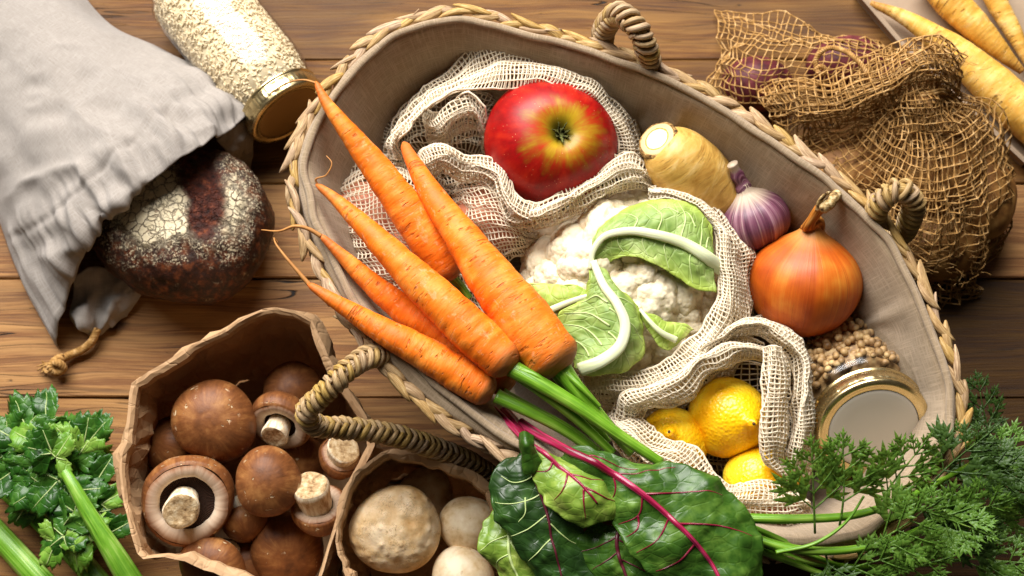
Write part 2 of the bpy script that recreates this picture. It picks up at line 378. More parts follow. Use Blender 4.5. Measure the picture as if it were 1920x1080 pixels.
def mk_root(name, stops, crease_col, shoulder, tipc, rough=.5, cscale=1.0, scuff='f0b184'):
    g = G(name); q = g.q; s = g.sep(q); r = g.rnd()
    qq = g.comb(g.m('ADD', s[0], g.m('MULTIPLY', r, 77)), s[1], s[2])
    n1 = g.noise(g.map(qq, (.35, .5, .5)), 1, 3)
    n2 = g.noise(g.map(qq, (2.2, .5, .5)), 1, 4, .6)                                         # rings round the root
    col = g.ramp(g.m('ADD', g.m('MULTIPLY', n1, .6), g.m('MULTIPLY', n2, .4)), stops)
    cre = g.m('MULTIPLY', g.step(g.noise(g.map(qq, (5.0 * cscale, .7, .7)), 1, 2, .5), .57, .67), g.step(g.noise(g.map(qq, (.45, .9, .9)), 1, 2), .50, .62))
    fine = g.step(g.noise(g.map(qq, (11, 1.0, 1.0)), 1, 2, .6), .62, .70)
    scf = g.step(g.noise(g.map(qq, (.9, 1.3, 1.3)), 1, 4, .7), .58, .68)
    col = g.mix(g.m('MULTIPLY', scf, .35), col, scuff)
    col = g.mix(g.m('MULTIPLY', fine, .28), col, scuff)
    col = g.mix(g.m('MULTIPLY', cre, .45), col, crease_col)
    dirt = g.step(g.noise(qq, 1.1, 4, .7), .73, .78)
    col = g.mix(g.m('MULTIPLY', dirt, .7), col, crease_col)
    col = g.mix(g.m('MULTIPLY', g.step(g.m('ADD', g.tt, g.m('MULTIPLY', g.m('SUBTRACT', n2, .5), .12)), .90, .985), .85), col, shoulder)
    col = g.mix(g.m('MULTIPLY', g.step(g.m('ADD', g.tt, g.m('MULTIPLY', g.m('SUBTRACT', n2, .5), .2)), .20, .02), .7), col, tipc)
    h = g.m('SUBTRACT', g.m('MULTIPLY', n2, .8), g.m('ADD', g.m('MULTIPLY', cre, .8), g.m('MULTIPLY', fine, .15)))
    return g.bsdf(col, g.m('ADD', rough, g.m('MULTIPLY', n2, .15)), g.bump(h, .11, 1.0), .36, sss=.12, sssr=(1, .4, .15), ssss=.35)
M['carrot'] = mk_root('carrot_skin', [(.3, 'd4600a'), (.5, 'ea760f'), (.68, 'f3973a')], '5f2a10', '86562a', 'b4602a')
M['carrot_hair'] = (lambda g: g.bsdf(g.mix(g.noise(g.objq(), 2, 3), '8c5526', 'c79150'), .6, None, .3))(G('carrot_root_hair'))
M['parsnip'] = mk_root('parsnip_skin', [(.3, 'bf882e'), (.5, 'd9a546'), (.68, 'e9c67a')], '6a4216', 'a8752c', '9a6a30', .5, .8, 'ecd08c')
def mk_snip():
    g = G('stout_parsnip_skin'); q = g.q; s = g.sep(q)
    n = g.noise(g.map(q, (1.6, .5, .5)), 1, 5, .65, .6); n2 = g.noise(q, .5, 3)
    col = g.ramp(g.m('ADD', g.m('MULTIPLY', n, .6), g.m('MULTIPLY', n2, .4)), [(.32, 'a8782e'), (.5, 'd0a552'), (.66, 'e2c07c')])
    col = g.mix(g.m('MULTIPLY', g.step(g.noise(g.map(q, (5, .6, .6)), 1, 3), .6, .7), .5), col, '7a5220')
    return g.bsdf(col, .5, g.bump(n, .08, .8), .4, sss=.1, ssss=.3)
M['snip'] = mk_snip()
def mk_cut():
    g = G('cut_parsnip_crown'); s = g.sep(g.q)
    r = g.m('SQRT', g.m('ADD', g.m('MULTIPLY', s[0], s[0]), g.m('MULTIPLY', s[1], s[1])))
    rn = g.m('ADD', r, g.m('MULTIPLY', g.m('SUBTRACT', g.noise(g.q, 4, 2), .5), .12))
    col = g.ramp(rn, [(0, 'f4ead0'), (.80, 'f0e2bf'), (.86, 'd9963c'), (.93, 'd08a38'), (.97, 'ead5a8'), (1.0, 'dcc08a')])
    return g.bsdf(col, .6, g.bump(g.noise(g.q, 4, 3), .04, .6), .3)
M['cut'] = mk_cut()
M['crown_rim'] = (lambda g: g.bsdf(g.ramp(g.noise(g.map(g.q, (2, 2, 1)), 1.4, 4, .7), [(.35, '3a2612'), (.5, '8f6a35'), (.66, 'cfae72')]), .7, g.bump(g.noise(g.q, 5, 3), .06, .8), .3))(G('browned_crown_rim'))
def ang(g, a, b): return g.m('ARCTAN2', a, b)
def mk_apple():
    g = G('apple_skin'); q = g.q; s = g.sep(q); t = g.tt                                    # t = 0 at the calyx
    a = ang(g, s[1], s[0])
    st = g.noise(g.comb(g.m('MULTIPLY', g.m('SINE', a), 3.6), g.m('MULTIPLY', g.m('COSINE', a), 3.6), g.m('MULTIPLY', t, 5)), 1, 4, .65)
    bl = g.noise(q, .45, 3)
    yk = g.step(g.m('ADD', g.m('ADD', g.m('MULTIPLY', t, 1.0), g.m('MULTIPLY', g.m('SUBTRACT', st, .5), .28)), g.m('MULTIPLY', g.m('SUBTRACT', bl, .5), .26)), .23, .0)
    red = g.ramp(g.m('ADD', g.m('MULTIPLY', st, .6), g.m('MULTIPLY', bl, .4)), [(.3, '5a0408'), (.5, '960c0c'), (.68, 'bc2c16')])
    yel = g.mix(st, 'c08a0c', 'aaa828')
    col = g.mix(yk, red, yel)
    col = g.mix(g.m('MULTIPLY', g.step(t, .10, .035), .85), col, '2e300c')
    v = g.vor(q, 3.3, 'F1'); lent = g.m('MULTIPLY', g.step(v, .13, .06), g.step(g.noise(q, 1.2, 2), .35, .6))
    col = g.mix(g.m('MULTIPLY', lent, .6), col, 'e8b080')
    return g.bsdf(col, .38, g.bump(g.noise(q, 2, 3), .02, .4), .3)
M['apple'] = mk_apple()
M['calyx'] = (lambda g: g.bsdf(g.ramp(g.noise(g.objq(), 5, 3), [(.3, '1d1a0c'), (.5, '4a4a22'), (.7, '6f7440')]), .8, None, .2))(G('dry_calyx'))
def mk_onion():
    g = G('onion_skin'); s = g.sep(g.q); a = ang(g, s[1], s[0]); t = g.tt
    mer = g.noise(g.comb(g.m('MULTIPLY', g.m('SINE', a), 11), g.m('MULTIPLY', g.m('COSINE', a), 11), g.m('MULTIPLY', t, .8)), 1, 3, .6)
    fin = g.noise(g.comb(g.m('MULTIPLY', g.m('SINE', a), 30), g.m('MULTIPLY', g.m('COSINE', a), 30), g.m('MULTIPLY', t, 1.2)), 1, 3, .6)
    big = g.noise(g.q, .28, 3)
    col = g.ramp(g.m('ADD', g.m('MULTIPLY', mer, .28), g.m('MULTIPLY', big, .72)), [(.32, '9a3a08'), (.5, 'c05c12'), (.66, 'd2842c')])
    col = g.mix(g.m('MULTIPLY', g.step(fin, .58, .68), .45), col, '8a3a0c')
    col = g.mix(g.m('MULTIPLY', g.step(t, .80, .96), .75), col, g.mix(fin, '9a5a1c', 'dba85a'))
    return g.bsdf(col, .46, g.bump(g.m('ADD', mer, g.m('MULTIPLY', fin, .5)), .035, .7), .4, sss=.05)
M['onion'] = mk_onion()
M['onion_neck'] = (lambda g: g.bsdf(g.ramp(g.noise(g.map(g.q, (.35, 4, 4)), 1, 4), [(.32, '6a3208'), (.5, 'b06a1e'), (.66, 'dba054')]), .6, g.bump(g.noise(g.map(g.q, (.35, 5, 5)), 1, 3), .12, 1), .3))(G('dry_onion_neck'))
M['dry'] = (lambda g: g.bsdf(g.ramp(g.noise(g.objq(), 2.6, 4), [(.36, '3a2010'), (.5, 'a88a58'), (.66, 'd8c498')]), .8, g.bump(g.noise(g.objq(), 5, 3), .1, .9), .2))(G('dry_stalk_end'))
def mk_garlic():
    g = G('garlic_skin'); s = g.sep(g.q); a = ang(g, s[1], s[0]); t = g.tt
    mer = g.noise(g.comb(g.m('MULTIPLY', g.m('SINE', a), 9), g.m('MULTIPLY', g.m('COSINE', a), 9), g.m('MULTIPLY', t, .9)), 1, 4, .6)
    fin = g.noise(g.comb(g.m('MULTIPLY', g.m('SINE', a), 22), g.m('MULTIPLY', g.m('COSINE', a), 22), t), 1, 3, .6)
    col = g.ramp(mer, [(.32, '4a2034'), (.5, '744458'), (.66, '9a727e')])
    col = g.mix(g.m('MULTIPLY', g.step(fin, .55, .66), .45), col, 'bda29e')
    col = g.mix(g.step(g.m('ADD', t, g.m('MULTIPLY', g.m('SUBTRACT', mer, .5),   .2)), .68, .90), col, g.mix(fin, 'a88f76', 'd6c6b0'))
    return g.bsdf(col, .42, g.bump(g.m('ADD', mer, fin), .05, .7), .45, translucent=.05)
M['garlic'] = mk_garlic()
def mk_curd():
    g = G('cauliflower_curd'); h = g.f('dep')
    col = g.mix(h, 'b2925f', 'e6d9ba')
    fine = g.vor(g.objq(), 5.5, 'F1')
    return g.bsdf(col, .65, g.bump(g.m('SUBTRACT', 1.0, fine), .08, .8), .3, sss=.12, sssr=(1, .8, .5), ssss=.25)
M['curd'] = mk_curd()
def leaf_mat(name, a, b, c, rough=.4, trans=.25, tcol='7fb020', blister=1.6, spec=.5, coat=0.0, edge=None, bs=.7, net=.3):
    g = G(name); q = g.q
    n = g.noise(q, .35, 3); bl = g.vor(g.noise(q, .5, 2, col=True), 9, 'F1'); cells = g.vor(q, blister, 'SMOOTH_F1')
    col = g.ramp(g.m('ADD', g.m('MULTIPLY', n, .7), g.m('MULTIPLY', g.noise(q, 2.2, 3), .3)), [(.34, a), (.5, b), (.66, c)])
    ven = g.vor(q, 1.5, 'DISTANCE_TO_EDGE')
    col = g.mix(g.m('MULTIPLY', g.step(ven, .05, .0), net), col, c)
    if edge: col = g.mix(g.m('MULTIPLY', g.f('edge'), .8), col, edge)
    h = g.m('ADD', g.m('SUBTRACT', 1.0, cells), g.m('MULTIPLY', g.step(ven, .0, .12), .3))
    return g.bsdf(col, rough, g.bump(h, .12, bs), spec, translucent=trans, tcol=tcol, coat=coat)
M['caul_dark'] = leaf_mat('cauliflower_leaf_green', '6a8a3a', '92ae58', 'c0d08a', .5, .2, edge='b8cc4e')
M['caul_pale'] = leaf_mat('cauliflower_leaf_pale', '8aa838', 'b2c95a', 'dbe08c', .5, .25, 'c8d850')
M['rib'] = (lambda g: g.bsdf(g.mix(g.noise(g.map(g.q, (.3, 3, 3)), 1, 3), 'c3cf8e', 'eef0d4'), .4, g.bump(g.noise(g.map(g.q, (.3, 5, 5)), 1, 3), .05, .6), .5, sss=.1))(G('white_leaf_rib'))
M['chard_dark'] = leaf_mat('chard_leaf_dark', '13280c', '223f14', '3c6022', .36, .10, '5a9a18', .7, .5, .0, None, .35, .12)
M['chard_mid'] = leaf_mat('chard_leaf_green', '20400e', '3a601a', '6c9036', .38, .2, '8fb828', .7, .5, .0, None, .35, .12)
M['chard_pale'] = leaf_mat('chard_leaf_pale', '567a24', '7c9a38', 'b0c05e', .36, .22, 'b0c840', .7, .5, 0, None, .35, .12)
M['magenta'] = (lambda g: g.bsdf(g.ramp(g.noise(g.map(g.q, (.2, 4, 4)), 1, 3), [(.35, '5c061e'), (.5, '8c1038'), (.68, 'bc4068')]), .3, g.bump(g.noise(g.map(g.q, (.25, 6, 6)), 1, 3), .05, .6), .5, sss=.1))(G('magenta_stalk'))
M['vein_dark'] = (lambda g: g.bsdf(g.mix(g.noise(g.objq(), 1, 2), '3a1a1c', '6a1c30'), .4))(G('dark_red_vein'))
M['vein_pale'] = (lambda g: g.bsdf(g.mix(g.noise(g.objq(), 1, 2), '93ac58', 'ccd89c'), .45))(G('pale_vein'))
def mk_stem(name, a, b, c):
    g = G(name); st = g.noise(g.map(g.q, (.12, 5, 5)), 1, 3, .6)
    col = g.ramp(g.m('ADD', g.m('MULTIPLY', st, .6), g.m('MULTIPLY', g.noise(g.q, .4, 2), .4)), [(.33, a), (.5, b), (.66, c)])
    return g.bsdf(col, .36, g.bump(st, .08, .8), .5, sss=.08, sssr=(.5, 1, .2))
M['stem'] = mk_stem('carrot_green_stem', '3d6a10', '6a9a22', '9dc04e')
M['celery'] = mk_stem('celery_stalk', '3f7414', '6c9e2a', 'a2c062')
M['celery_leaf'] = leaf_mat('celery_leaf_green', '173a0c', '2c5c16', '56842e', .36, .22, '7ab028', 1.4, .5)
M['celery_pale'] = leaf_mat('celery_leaf_pale', '48781c', '70a034', 'a0c058', .36, .28, '9ad030', 1.4, .5)
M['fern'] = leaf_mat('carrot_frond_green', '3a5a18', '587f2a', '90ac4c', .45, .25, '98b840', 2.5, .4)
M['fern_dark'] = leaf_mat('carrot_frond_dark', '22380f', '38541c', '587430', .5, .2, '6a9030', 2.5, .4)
def mk_cap(name, stops, fleck, scale, rough):
    g = G(name); q = g.q; s = g.sep(q); a = ang(g, s[1], s[0]); r = g.rnd(); t = g.tt
    rad = g.noise(g.comb(g.m('MULTIPLY', g.m('SINE', a), 6), g.m('MULTIPLY', g.m('COSINE', a), 6), g.m('MULTIPLY', t, 3)), 1, 4, .65)
    sh = g.comb(g.m('ADD', s[0], g.m('MULTIPLY', r, 40)), s[1], s[2])
    bl = g.noise(sh, .5, 4, .6)
    rad = g.mix(g.step(t, .12, .5), g.noise(sh, 1.4, 4), rad)
    col = g.ramp(g.m('ADD', g.m('MULTIPLY', rad, .45), g.m('MULTIPLY', bl, .55)), stops)
    fl = g.m('MULTIPLY', g.step(g.noise(g.map(sh, (1.0, 1.0, 2.2)), scale, 3, .6), .63, .66), g.step(g.noise(sh, .5, 2), .46, .6))
    dk = g.step(g.noise(sh, 2.2, 4, .75), .66, .72)
    col = g.mix(g.m('MULTIPLY', dk, .7), col, '2a120a')
    col = g.mix(g.m('MULTIPLY', fl, .85), col, fleck)
    h = g.m('ADD', g.m('MULTIPLY', rad, .3), g.m('ADD', g.m('MULTIPLY', bl, .5), g.m('MULTIPLY', fl, .6)))
    return g.bsdf(col, rough, g.bump(h, .14, .9), .3)
M['brown_cap'] = mk_cap('brown_mushroom_skin', [(.3, '4a2812'), (.5, '784824'), (.68, 'a3713f')], 'd8bf98', 1.1, .52)
def mk_white(name, crackle):
    g = G(name); q = g.q; r = g.rnd(); s = g.sep(q)
    sh = g.comb(g.m('ADD', s[0], g.m('MULTIPLY', r, 40)), s[1], s[2])
    bl = g.noise(sh, .45, 4, .6)
    col = g.ramp(bl, [(.32, 'b28a54'), (.46, 'dcc196'), (.62, 'f0dfc0')])
    scale_e = g.vor(g.map(sh, (1, 1, 1)), 1.25, 'SMOOTH_F1'); br = g.step(g.noise(sh, 1.7, 4, .7), .60, .70)
    col = g.mix(g.m('MULTIPLY', br, .6), col, 'a9814c')
    dark = g.step(g.noise(g.map(sh, (1, 1, .4)), 3.4, 3, .6), .70, .74)
    col = g.mix(g.m('MULTIPLY', dark, .7 if crackle else .3), col, '4a3018')
    if crackle:
        ce = g.vor(g.noise(sh, .9, 2, col=True), 7.0, 'DISTANCE_TO_EDGE'); cr = g.m('MULTIPLY', g.step(ce, .05, .0), g.step(g.noise(sh, .8, 2), .42, .58)); col = g.mix(g.m('MULTIPLY', cr, .55), g.mix(.35, col, 'd0a468'), '6a4824')
    if crackle: col = g.mix(g.m('MULTIPLY', g.step(scale_e, .35, .8), .35), col, 'b0864c')
    h = g.m('ADD', g.m('MULTIPLY', scale_e, 1.6 if crackle else .15), g.m('MULTIPLY', g.noise(sh, 1.3, 4), .6 if crackle else .2))
    return g.bsdf(col, .6, g.bump(h, .2 if crackle else .08, .9), .35, sss=.1, ssss=.3)
M['white_scaly'] = mk_white('scaly_pale_mushroom_skin', True)
M['white_cap'] = mk_white('smooth_white_mushroom_skin', False)
M['mush_stem'] = (lambda g: g.bsdf(g.ramp(g.noise(g.map(g.q, (3, 3, .8)), 1, 4, .6), [(.32, 'b08e68'), (.5, 'dcc8a8'), (.66, 'f0e4cc')]), .65, g.bump(g.noise(g.q, 3, 3), .06, .7), .3, sss=.1))(G('mushroom_stem_flesh'))
M['mush_cut'] = (lambda g: g.bsdf(g.ramp(g.noise(g.q, 1.8, 4, .65), [(.3, '6a4c2c'), (.48, 'b89a70'), (.62, 'd6c09a')]), .75, g.bump(g.noise(g.q, 4, 3), .08, .8), .2))(G('cut_stem_end'))
def mk_gill():
    g = G('mushroom_gills'); s = g.sep(g.q); a = ang(g, s[1], s[0])
    f = g.m('ADD', .5, g.m('MULTIPLY', g.m('SINE', g.m('MULTIPLY', a, 90)), .5))
    return g.bsdf(g.mix(f, '1c100a', '4a3020'), .8, g.bump(f, .1, 1), .2)
M['gill'] = mk_gill()
def mk_veil():
    g = G('mushroom_veil_rim'); s = g.sep(g.q); a = ang(g, s[1], s[0])
    n = g.noise(g.comb(g.m('MULTIPLY', g.m('SINE', a), 9), g.m('MULTIPLY', g.m('COSINE', a), 9), 0.0), 1, 4, .6)
    col = g.ramp(g.m('ADD', g.m('MULTIPLY', n, .35), g.m('MULTIPLY', g.tt, .65)), [(.15, 'e2d2ba'), (.5, 'c9b096'), (.85, '8a5c3c')])
    return g.bsdf(col, .6, g.bump(n, .06, .7), .3)
M['veil'] = mk_veil()
def mk_lemon():
    g = G('lemon_peel'); q = g.q
    v = g.vor(q, 4.6, 'SMOOTH_F1'); n = g.noise(q, .4, 3)
    col = g.ramp(n, [(.32, 'efa806'), (.5, 'fac30e'), (.68, 'ffdc38')])
    return g.bsdf(col, .34, g.bump(v, .09, .75), .5, sss=.15, sssr=(1, .6, .1), ssss=.3)
M['lemon'] = mk_lemon()
M['lemon_tip'] = (lambda g: g.bsdf('4a3410', .8))(G('lemon_nipple_scar'))
M['red_potato'] = (lambda g: g.bsdf(g.ramp(g.noise(g.q, .8, 4), [(.32, '3a141a'), (.5, '5c2228'), (.68, '783438')]), .55, g.bump(g.noise(g.q, 2, 4), .06, .7), .35))(G('red_potato_skin'))
M['peach_potato'] = (lambda g: g.bsdf(g.ramp(g.noise(g.q, .8, 4), [(.32, 'a45a40'), (.5, 'c97f60'), (.68, 'e0a486')]), .55, g.bump(g.noise(g.q, 2, 4), .06, .7), .35))(G('pink_potato_skin'))
M['brown_potato'] = (lambda g: g.bsdf(g.ramp(g.noise(g.q, .8, 4), [(.32, '6a4420'), (.5, '8f6230'), (.68, 'b08448')]), .6, g.bump(g.noise(g.q, 2, 4), .06, .7), .3))(G('brown_potato_skin'))
M['tomato'] = (lambda g: g.bsdf(g.mix(g.noise(g.q, .5, 2), '9a1008', 'c4200e'), .25, None, .5))(G('red_tomato_skin'))
# ---------------------------------------------------------------- table of planks
table = root('wooden_table', 'weathered brown plank table under the basket and bags', 'table', (0, 0, 0))
edges_px = [-420, -130, 112, 345, 522, 746, 905, 1085, 1330, 1600]
tones = [.75, .64, .58, 1.12, 1.1, 1.0, .85, .75, .7]
ye = [PX([(960, y, 0)])[0, 1] for y in edges_px]
for i in range(len(ye) - 1):
    y1, y0 = ye[i] - .06, ye[i + 1] + .06
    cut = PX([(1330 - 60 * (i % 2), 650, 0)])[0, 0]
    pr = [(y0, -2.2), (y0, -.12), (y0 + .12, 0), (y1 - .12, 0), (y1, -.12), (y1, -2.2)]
    spans = [(-75, 75, tones[i])] if i < 4 else [(-75, cut - .04, tones[i]), (cut + .04, 75, -.02)]    # right ends split off, table's shade there painted in as dark tone
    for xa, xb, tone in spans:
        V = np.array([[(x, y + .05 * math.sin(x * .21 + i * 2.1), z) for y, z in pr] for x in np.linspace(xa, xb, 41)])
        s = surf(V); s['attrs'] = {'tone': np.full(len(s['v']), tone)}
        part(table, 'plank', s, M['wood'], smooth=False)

# ---------------------------------------------------------------- the big oval basket
RIM = [(560,270),(575,235),(610,180),(650,125),(700,80),(760,48),(820,30),(870,25),(920,35),(980,52),(1050,70),(1120,90),(1190,115),(1260,145),(1330,180),(1400,220),(1450,255),(1500,290),(1550,325),(1600,365),(1640,405),(1680,455),(1715,515),(1740,570),(1762,625),(1785,690),(1798,740),(1800,785),(1790,830),(1763,880),(1720,935),(1665,992),(1610,1030),(1515,1042),(1400,1030),(1270,990),(1130,930),(1000,875),(940,850),(880,815),(820,775),(760,725),(705,665),(660,610),(620,540),(590,480),(565,420),(552,360),(550,310)]
ZR = 20.0
rim = spl(PX([(x, y, ZR) for x, y in RIM]), 500, closed=True)
cen = rim.mean(0)
NRM = np.roll(rim, -1, 0) - np.roll(rim, 1, 0); NRM = np.stack([-NRM[:, 1], NRM[:, 0], 0 * NRM[:, 0]], 1); NRM /= np.linalg.norm(NRM, axis=1, keepdims=True)
NRM = np.where(((cen - rim) * NRM).sum(1, keepdims=True) < 0, -NRM, NRM)                    # inwards
for _ in range(12): NRM = (NRM + np.roll(NRM, 1, 0) + np.roll(NRM, -1, 0)) / 3
NRM /= np.linalg.norm(NRM, axis=1, keepdims=True)
TAN = np.stack([-NRM[:, 1], NRM[:, 0], 0 * NRM[:, 0]], 1)
basket = root('wicker_basket', 'large oval straw basket lined with beige linen and filled with vegetables', 'basket', (cen[0], cen[1], 0))
def ring(z, inward):
    c = rim.copy(); k = (ZR - z) / ZR
    c = cen + (c - cen) * (1 - .20 * k); c[:, 2] = z
    return c + NRM * inward
n = len(rim)
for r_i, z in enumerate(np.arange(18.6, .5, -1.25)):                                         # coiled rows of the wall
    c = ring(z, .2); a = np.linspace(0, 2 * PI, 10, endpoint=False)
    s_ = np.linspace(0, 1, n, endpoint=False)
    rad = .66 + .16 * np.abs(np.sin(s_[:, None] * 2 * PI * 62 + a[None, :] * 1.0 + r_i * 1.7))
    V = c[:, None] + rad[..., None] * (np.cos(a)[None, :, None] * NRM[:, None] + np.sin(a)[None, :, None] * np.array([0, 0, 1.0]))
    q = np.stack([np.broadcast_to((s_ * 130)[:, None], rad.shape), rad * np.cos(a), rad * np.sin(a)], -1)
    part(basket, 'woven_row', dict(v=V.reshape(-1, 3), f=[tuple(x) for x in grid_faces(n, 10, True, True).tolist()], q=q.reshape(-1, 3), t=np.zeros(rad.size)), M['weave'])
# linen lining, folded over the rim, fuller along the near left side
ang_i = np.linspace(0, 1, n, endpoint=False)
def px_of(W):
    d = W - CAM; k = 36.0 / LENS / 1920.0; zz = -(d @ TO)
    return np.stack([960 + (d @ RT) / zz / k, 540 - (d @ UP) / zz / k], 1)
RP = px_of(rim)
pad = np.exp(-(((RP[:, 0] - 800) / 170) ** 2 + ((RP[:, 1] - 745) / 150) ** 2)) * 1.25 + np.exp(-(((RP[:, 0] - 590) / 60) ** 2 + ((RP[:, 1] - 420) / 170) ** 2)) * .5
steps = [(.05, 19.3, 0), (.25, 20.0, 0), (.55, 20.75, .15), (.95, 20.85, .6), (1.35, 20.2, .95), (1.75, 18.6, 1), (2.3, 15, 1), (3.0, 11, 1), (3.6, 7, .9), (4.4, 3, .6), (5.5, 1.2, .3)]
rows = []
for d, z, pw in steps:
    c = rim.copy(); c[:, 2] = z; k = max(0, (ZR - z) / ZR)
    rows.append(cen * [1, 1, 0] + (c - cen * [1, 1, 0]) * np.array([1 - .14 * k, 1 - .14 * k, 1]) + NRM * (d + pad * pw)[:, None])
L = spl(np.stack(rows), 54)
st = np.linspace(0, 1, 54)[:, None]; wv = fbm(np.stack([np.broadcast_to(ang_i[None] * 34, L.shape[:2]), np.broadcast_to(st * 2.2, L.shape[:2]), np.zeros(L.shape[:2])], -1), 3, 5)
wv2 = fbm(L * .16, 3, 9)
seam = (wv - wv[:, :1]*0)
Nn = grid_normals(L); amp = np.clip((st - .12) * 2.2, .12, 1)
dsp = amp * (.42 * wv + .85 * wv2)
rgf = np.random.RandomState(4)
for c_ in rgf.uniform(.02, .98, 16):
    wd_ = rgf.uniform(.003, .008); da = ang_i[None] - c_ - .012 * (st - .3) * rgf.uniform(-1, 1)
    dsp = dsp + rgf.uniform(.35, .8) * np.exp(-(da / wd_) ** 2) * np.clip((st - .1) * 2.5, 0, 1)
fade = np.minimum(ang_i, 1 - ang_i) * 40; dsp = dsp * np.clip(fade, 0, 1)[None]
L = L + NRM[None] * np.abs(dsp)[..., None] * 1.0 + np.array([0, 0, 1.0]) * (.12 * wv * np.exp(-((st - .14) / .1) ** 2))[..., None]
sh = surf(L); sh['f'] = [tuple(x) for x in grid_faces(54, n, False, True).tolist()]
part(basket, 'linen_lining', sh, M['lining'])
hemp = L[int(54 * .24)] * 0 + rim + NRM * (.85 + pad * .55 + .16 * vn(np.stack([ang_i * 60, ang_i * 0, ang_i * 0], -1), 3) * np.clip(fade, 0, 1))[:, None]
hemp[:, 2] = 20.95 + .12 * vn(np.stack([ang_i * 44, ang_i * 0, ang_i * 0 + 4], -1), 6) * np.clip(fade, 0, 1)
a = np.linspace(0, 2 * PI, 8, endpoint=False); V = hemp[:, None] + .27 * (np.cos(a)[None, :, None] * NRM[:, None] * 1.1 + np.sin(a)[None, :, None] * np.array([0, 0, 1.0]))
q = np.stack([np.broadcast_to((ang_i * 130)[:, None], (n, 8)), np.broadcast_to(a[None] * .3, (n, 8)), np.zeros((n, 8))], -1)
part(basket, 'lining_hem', dict(v=V.reshape(-1, 3), f=[tuple(x) for x in grid_faces(n, 8, True, True).tolist()], q=q.reshape(-1, 3), t=np.zeros(n * 8)), M['lining'])
floor_c = ring(1.0, 5.0); fl = np.concatenate([floor_c, [floor_c.mean(0)]])
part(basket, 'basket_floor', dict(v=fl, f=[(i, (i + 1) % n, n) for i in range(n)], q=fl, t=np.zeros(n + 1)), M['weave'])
# braided rim: overlapping straw strands
def strand(c, ang, ln, wd, th, lift, seed):
    i = c % n; T = TAN[i]; N = NRM[i]; Z = np.array([0, 0, 1.0])
    d = T * math.cos(ang) + N * math.sin(ang); e = -T * math.sin(ang) + N * math.cos(ang)
    m = 9; u = np.linspace(-1, 1, m); rr = random.Random(seed); bend = rr.uniform(-.12, .12)
    V, q = [], []
    for k in range(m):
        wk = wd * (1 - abs(u[k]) ** 2.4 * .8); hk = th * (1 - abs(u[k]) ** 2 * .55)
        cc = d * (u[k] * ln / 2) + e * (bend * u[k] ** 2 * ln) + Z * (lift - .30 * u[k] ** 2 * th * 3.0)
        for a in np.linspace(0, 2 * PI, 8, endpoint=False):
            rid = 1 + .16 * math.cos(3 * a + seed)
            V.append(cc + e * (wk * math.cos(a) * rid) + Z * (hk * math.sin(a) * rid)); q.append((u[k] * ln, wk * math.cos(a) + seed * .37, hk * math.sin(a)))
    f = [tuple(x) for x in grid_faces(m, 8, False, True).tolist()] + [tuple(range(8))[::-1], tuple(range((m - 1) * 8, m * 8))]
    return dict(v=np.array(V) + rim[i], f=f, q=np.array(q), t=np.zeros(len(V)))
K = 64
for k in range(K):
    for sgn in (-1, 1):
        i = int((k + (.5 if sgn > 0 else 0)) / K * n); rr = random.Random(k * 7 + sgn)
        s = strand(i, sgn * rr.uniform(.10, .36), rr.uniform(2.5, 3.5), rr.uniform(.26, .40), rr.uniform(.15, .23), rr.uniform(.25, .6), k * 2 + sgn)
        s['v'] = s['v'] - NRM[i % n] * (.05 + sgn * .13)
        part(basket, 'rim_strand', s, M['straw'])
for k in range(16):                                                                          # loose straw ends
    rr = random.Random(900 + k); i = int(rr.random() * n); b_ = rim[i] + [0, 0, .45]
    d_ = TAN[i] * rr.choice((-1, 1)) - NRM[i] * rr.uniform(-.2, .5) + np.array([0, 0, rr.uniform(.05, .4)])
    part(basket, 'loose_straw', tube(spl(np.array([b_ - d_ * .4, b_ + d_ * .3, b_ + d_ * rr.uniform(.8, 1.5) - [0, 0, .15]]), 8), np.linspace(.09, .025, 8), 5, flat=.5), M['straw'])
# rope handles
def handle(path_px, r, seed):
    path = even(spl(PX(path_px), 300), 220); ln = length(path)
    h = part(basket, 'handle', tube(path, r * .82, 10), M['rope'])
    nw = int(ln / .5); cent = even(path, nw); Tn = np.gradient(cent, axis=0); Tn /= np.linalg.norm(Tn, axis=1, keepdims=True)
    x = np.array([.2, .1, 1.0])
    for k in range(nw):
        x = x - Tn[k] * np.dot(x, Tn[k]); x /= np.linalg.norm(x); y = np.cross(Tn[k], x)
        for sgn in (-1, 1):
            rr = random.Random(seed * 1000 + k * 2 + sgn)
            a = np.linspace(-.45, PI + .45, 9) if sgn > 0 else np.linspace(PI - .45, 2 * PI + .45, 9)
            b = a + .55 + k * .02
            u = np.linspace(-1, 1, 9)
            axial = (.52 * u if sgn > 0 else -.52 * u) + rr.uniform(-.06, .06)
            rad = r + .07 * (1 - u ** 2) + rr.uniform(-.03, .05)
            pts = cent[k] + Tn[k] * axial[:, None] + rad[:, None] * (np.cos(b)[:, None] * x + np.sin(b)[:, None] * y)
            part(h, 'wrap', tube(pts, .225 * (1 - .55 * np.abs(u) ** 3) * rr.uniform(.9, 1.15), 6), M['rope'])
handle([(712,668,20.4),(680,673,21.6),(640,705,22),(600,745,21),(574,775,19.5),(592,797,18),(650,803,17),(720,812,16),(800,835,14),(870,862,12),(925,895,10)], .57, 1)
handle([(1218,120,20.2),(1213,95,22.3),(1196,55,23.8),(1165,27,23.6),(1138,45,21.5),(1130,85,18.5),(1150,140,14.5),(1250,215,12)], .6, 2)
handle([(1640,408,20.2),(1652,378,22),(1685,355,23),(1712,378,22),(1705,412,20),(1688,440,17),(1650,440,14)], .6, 3)
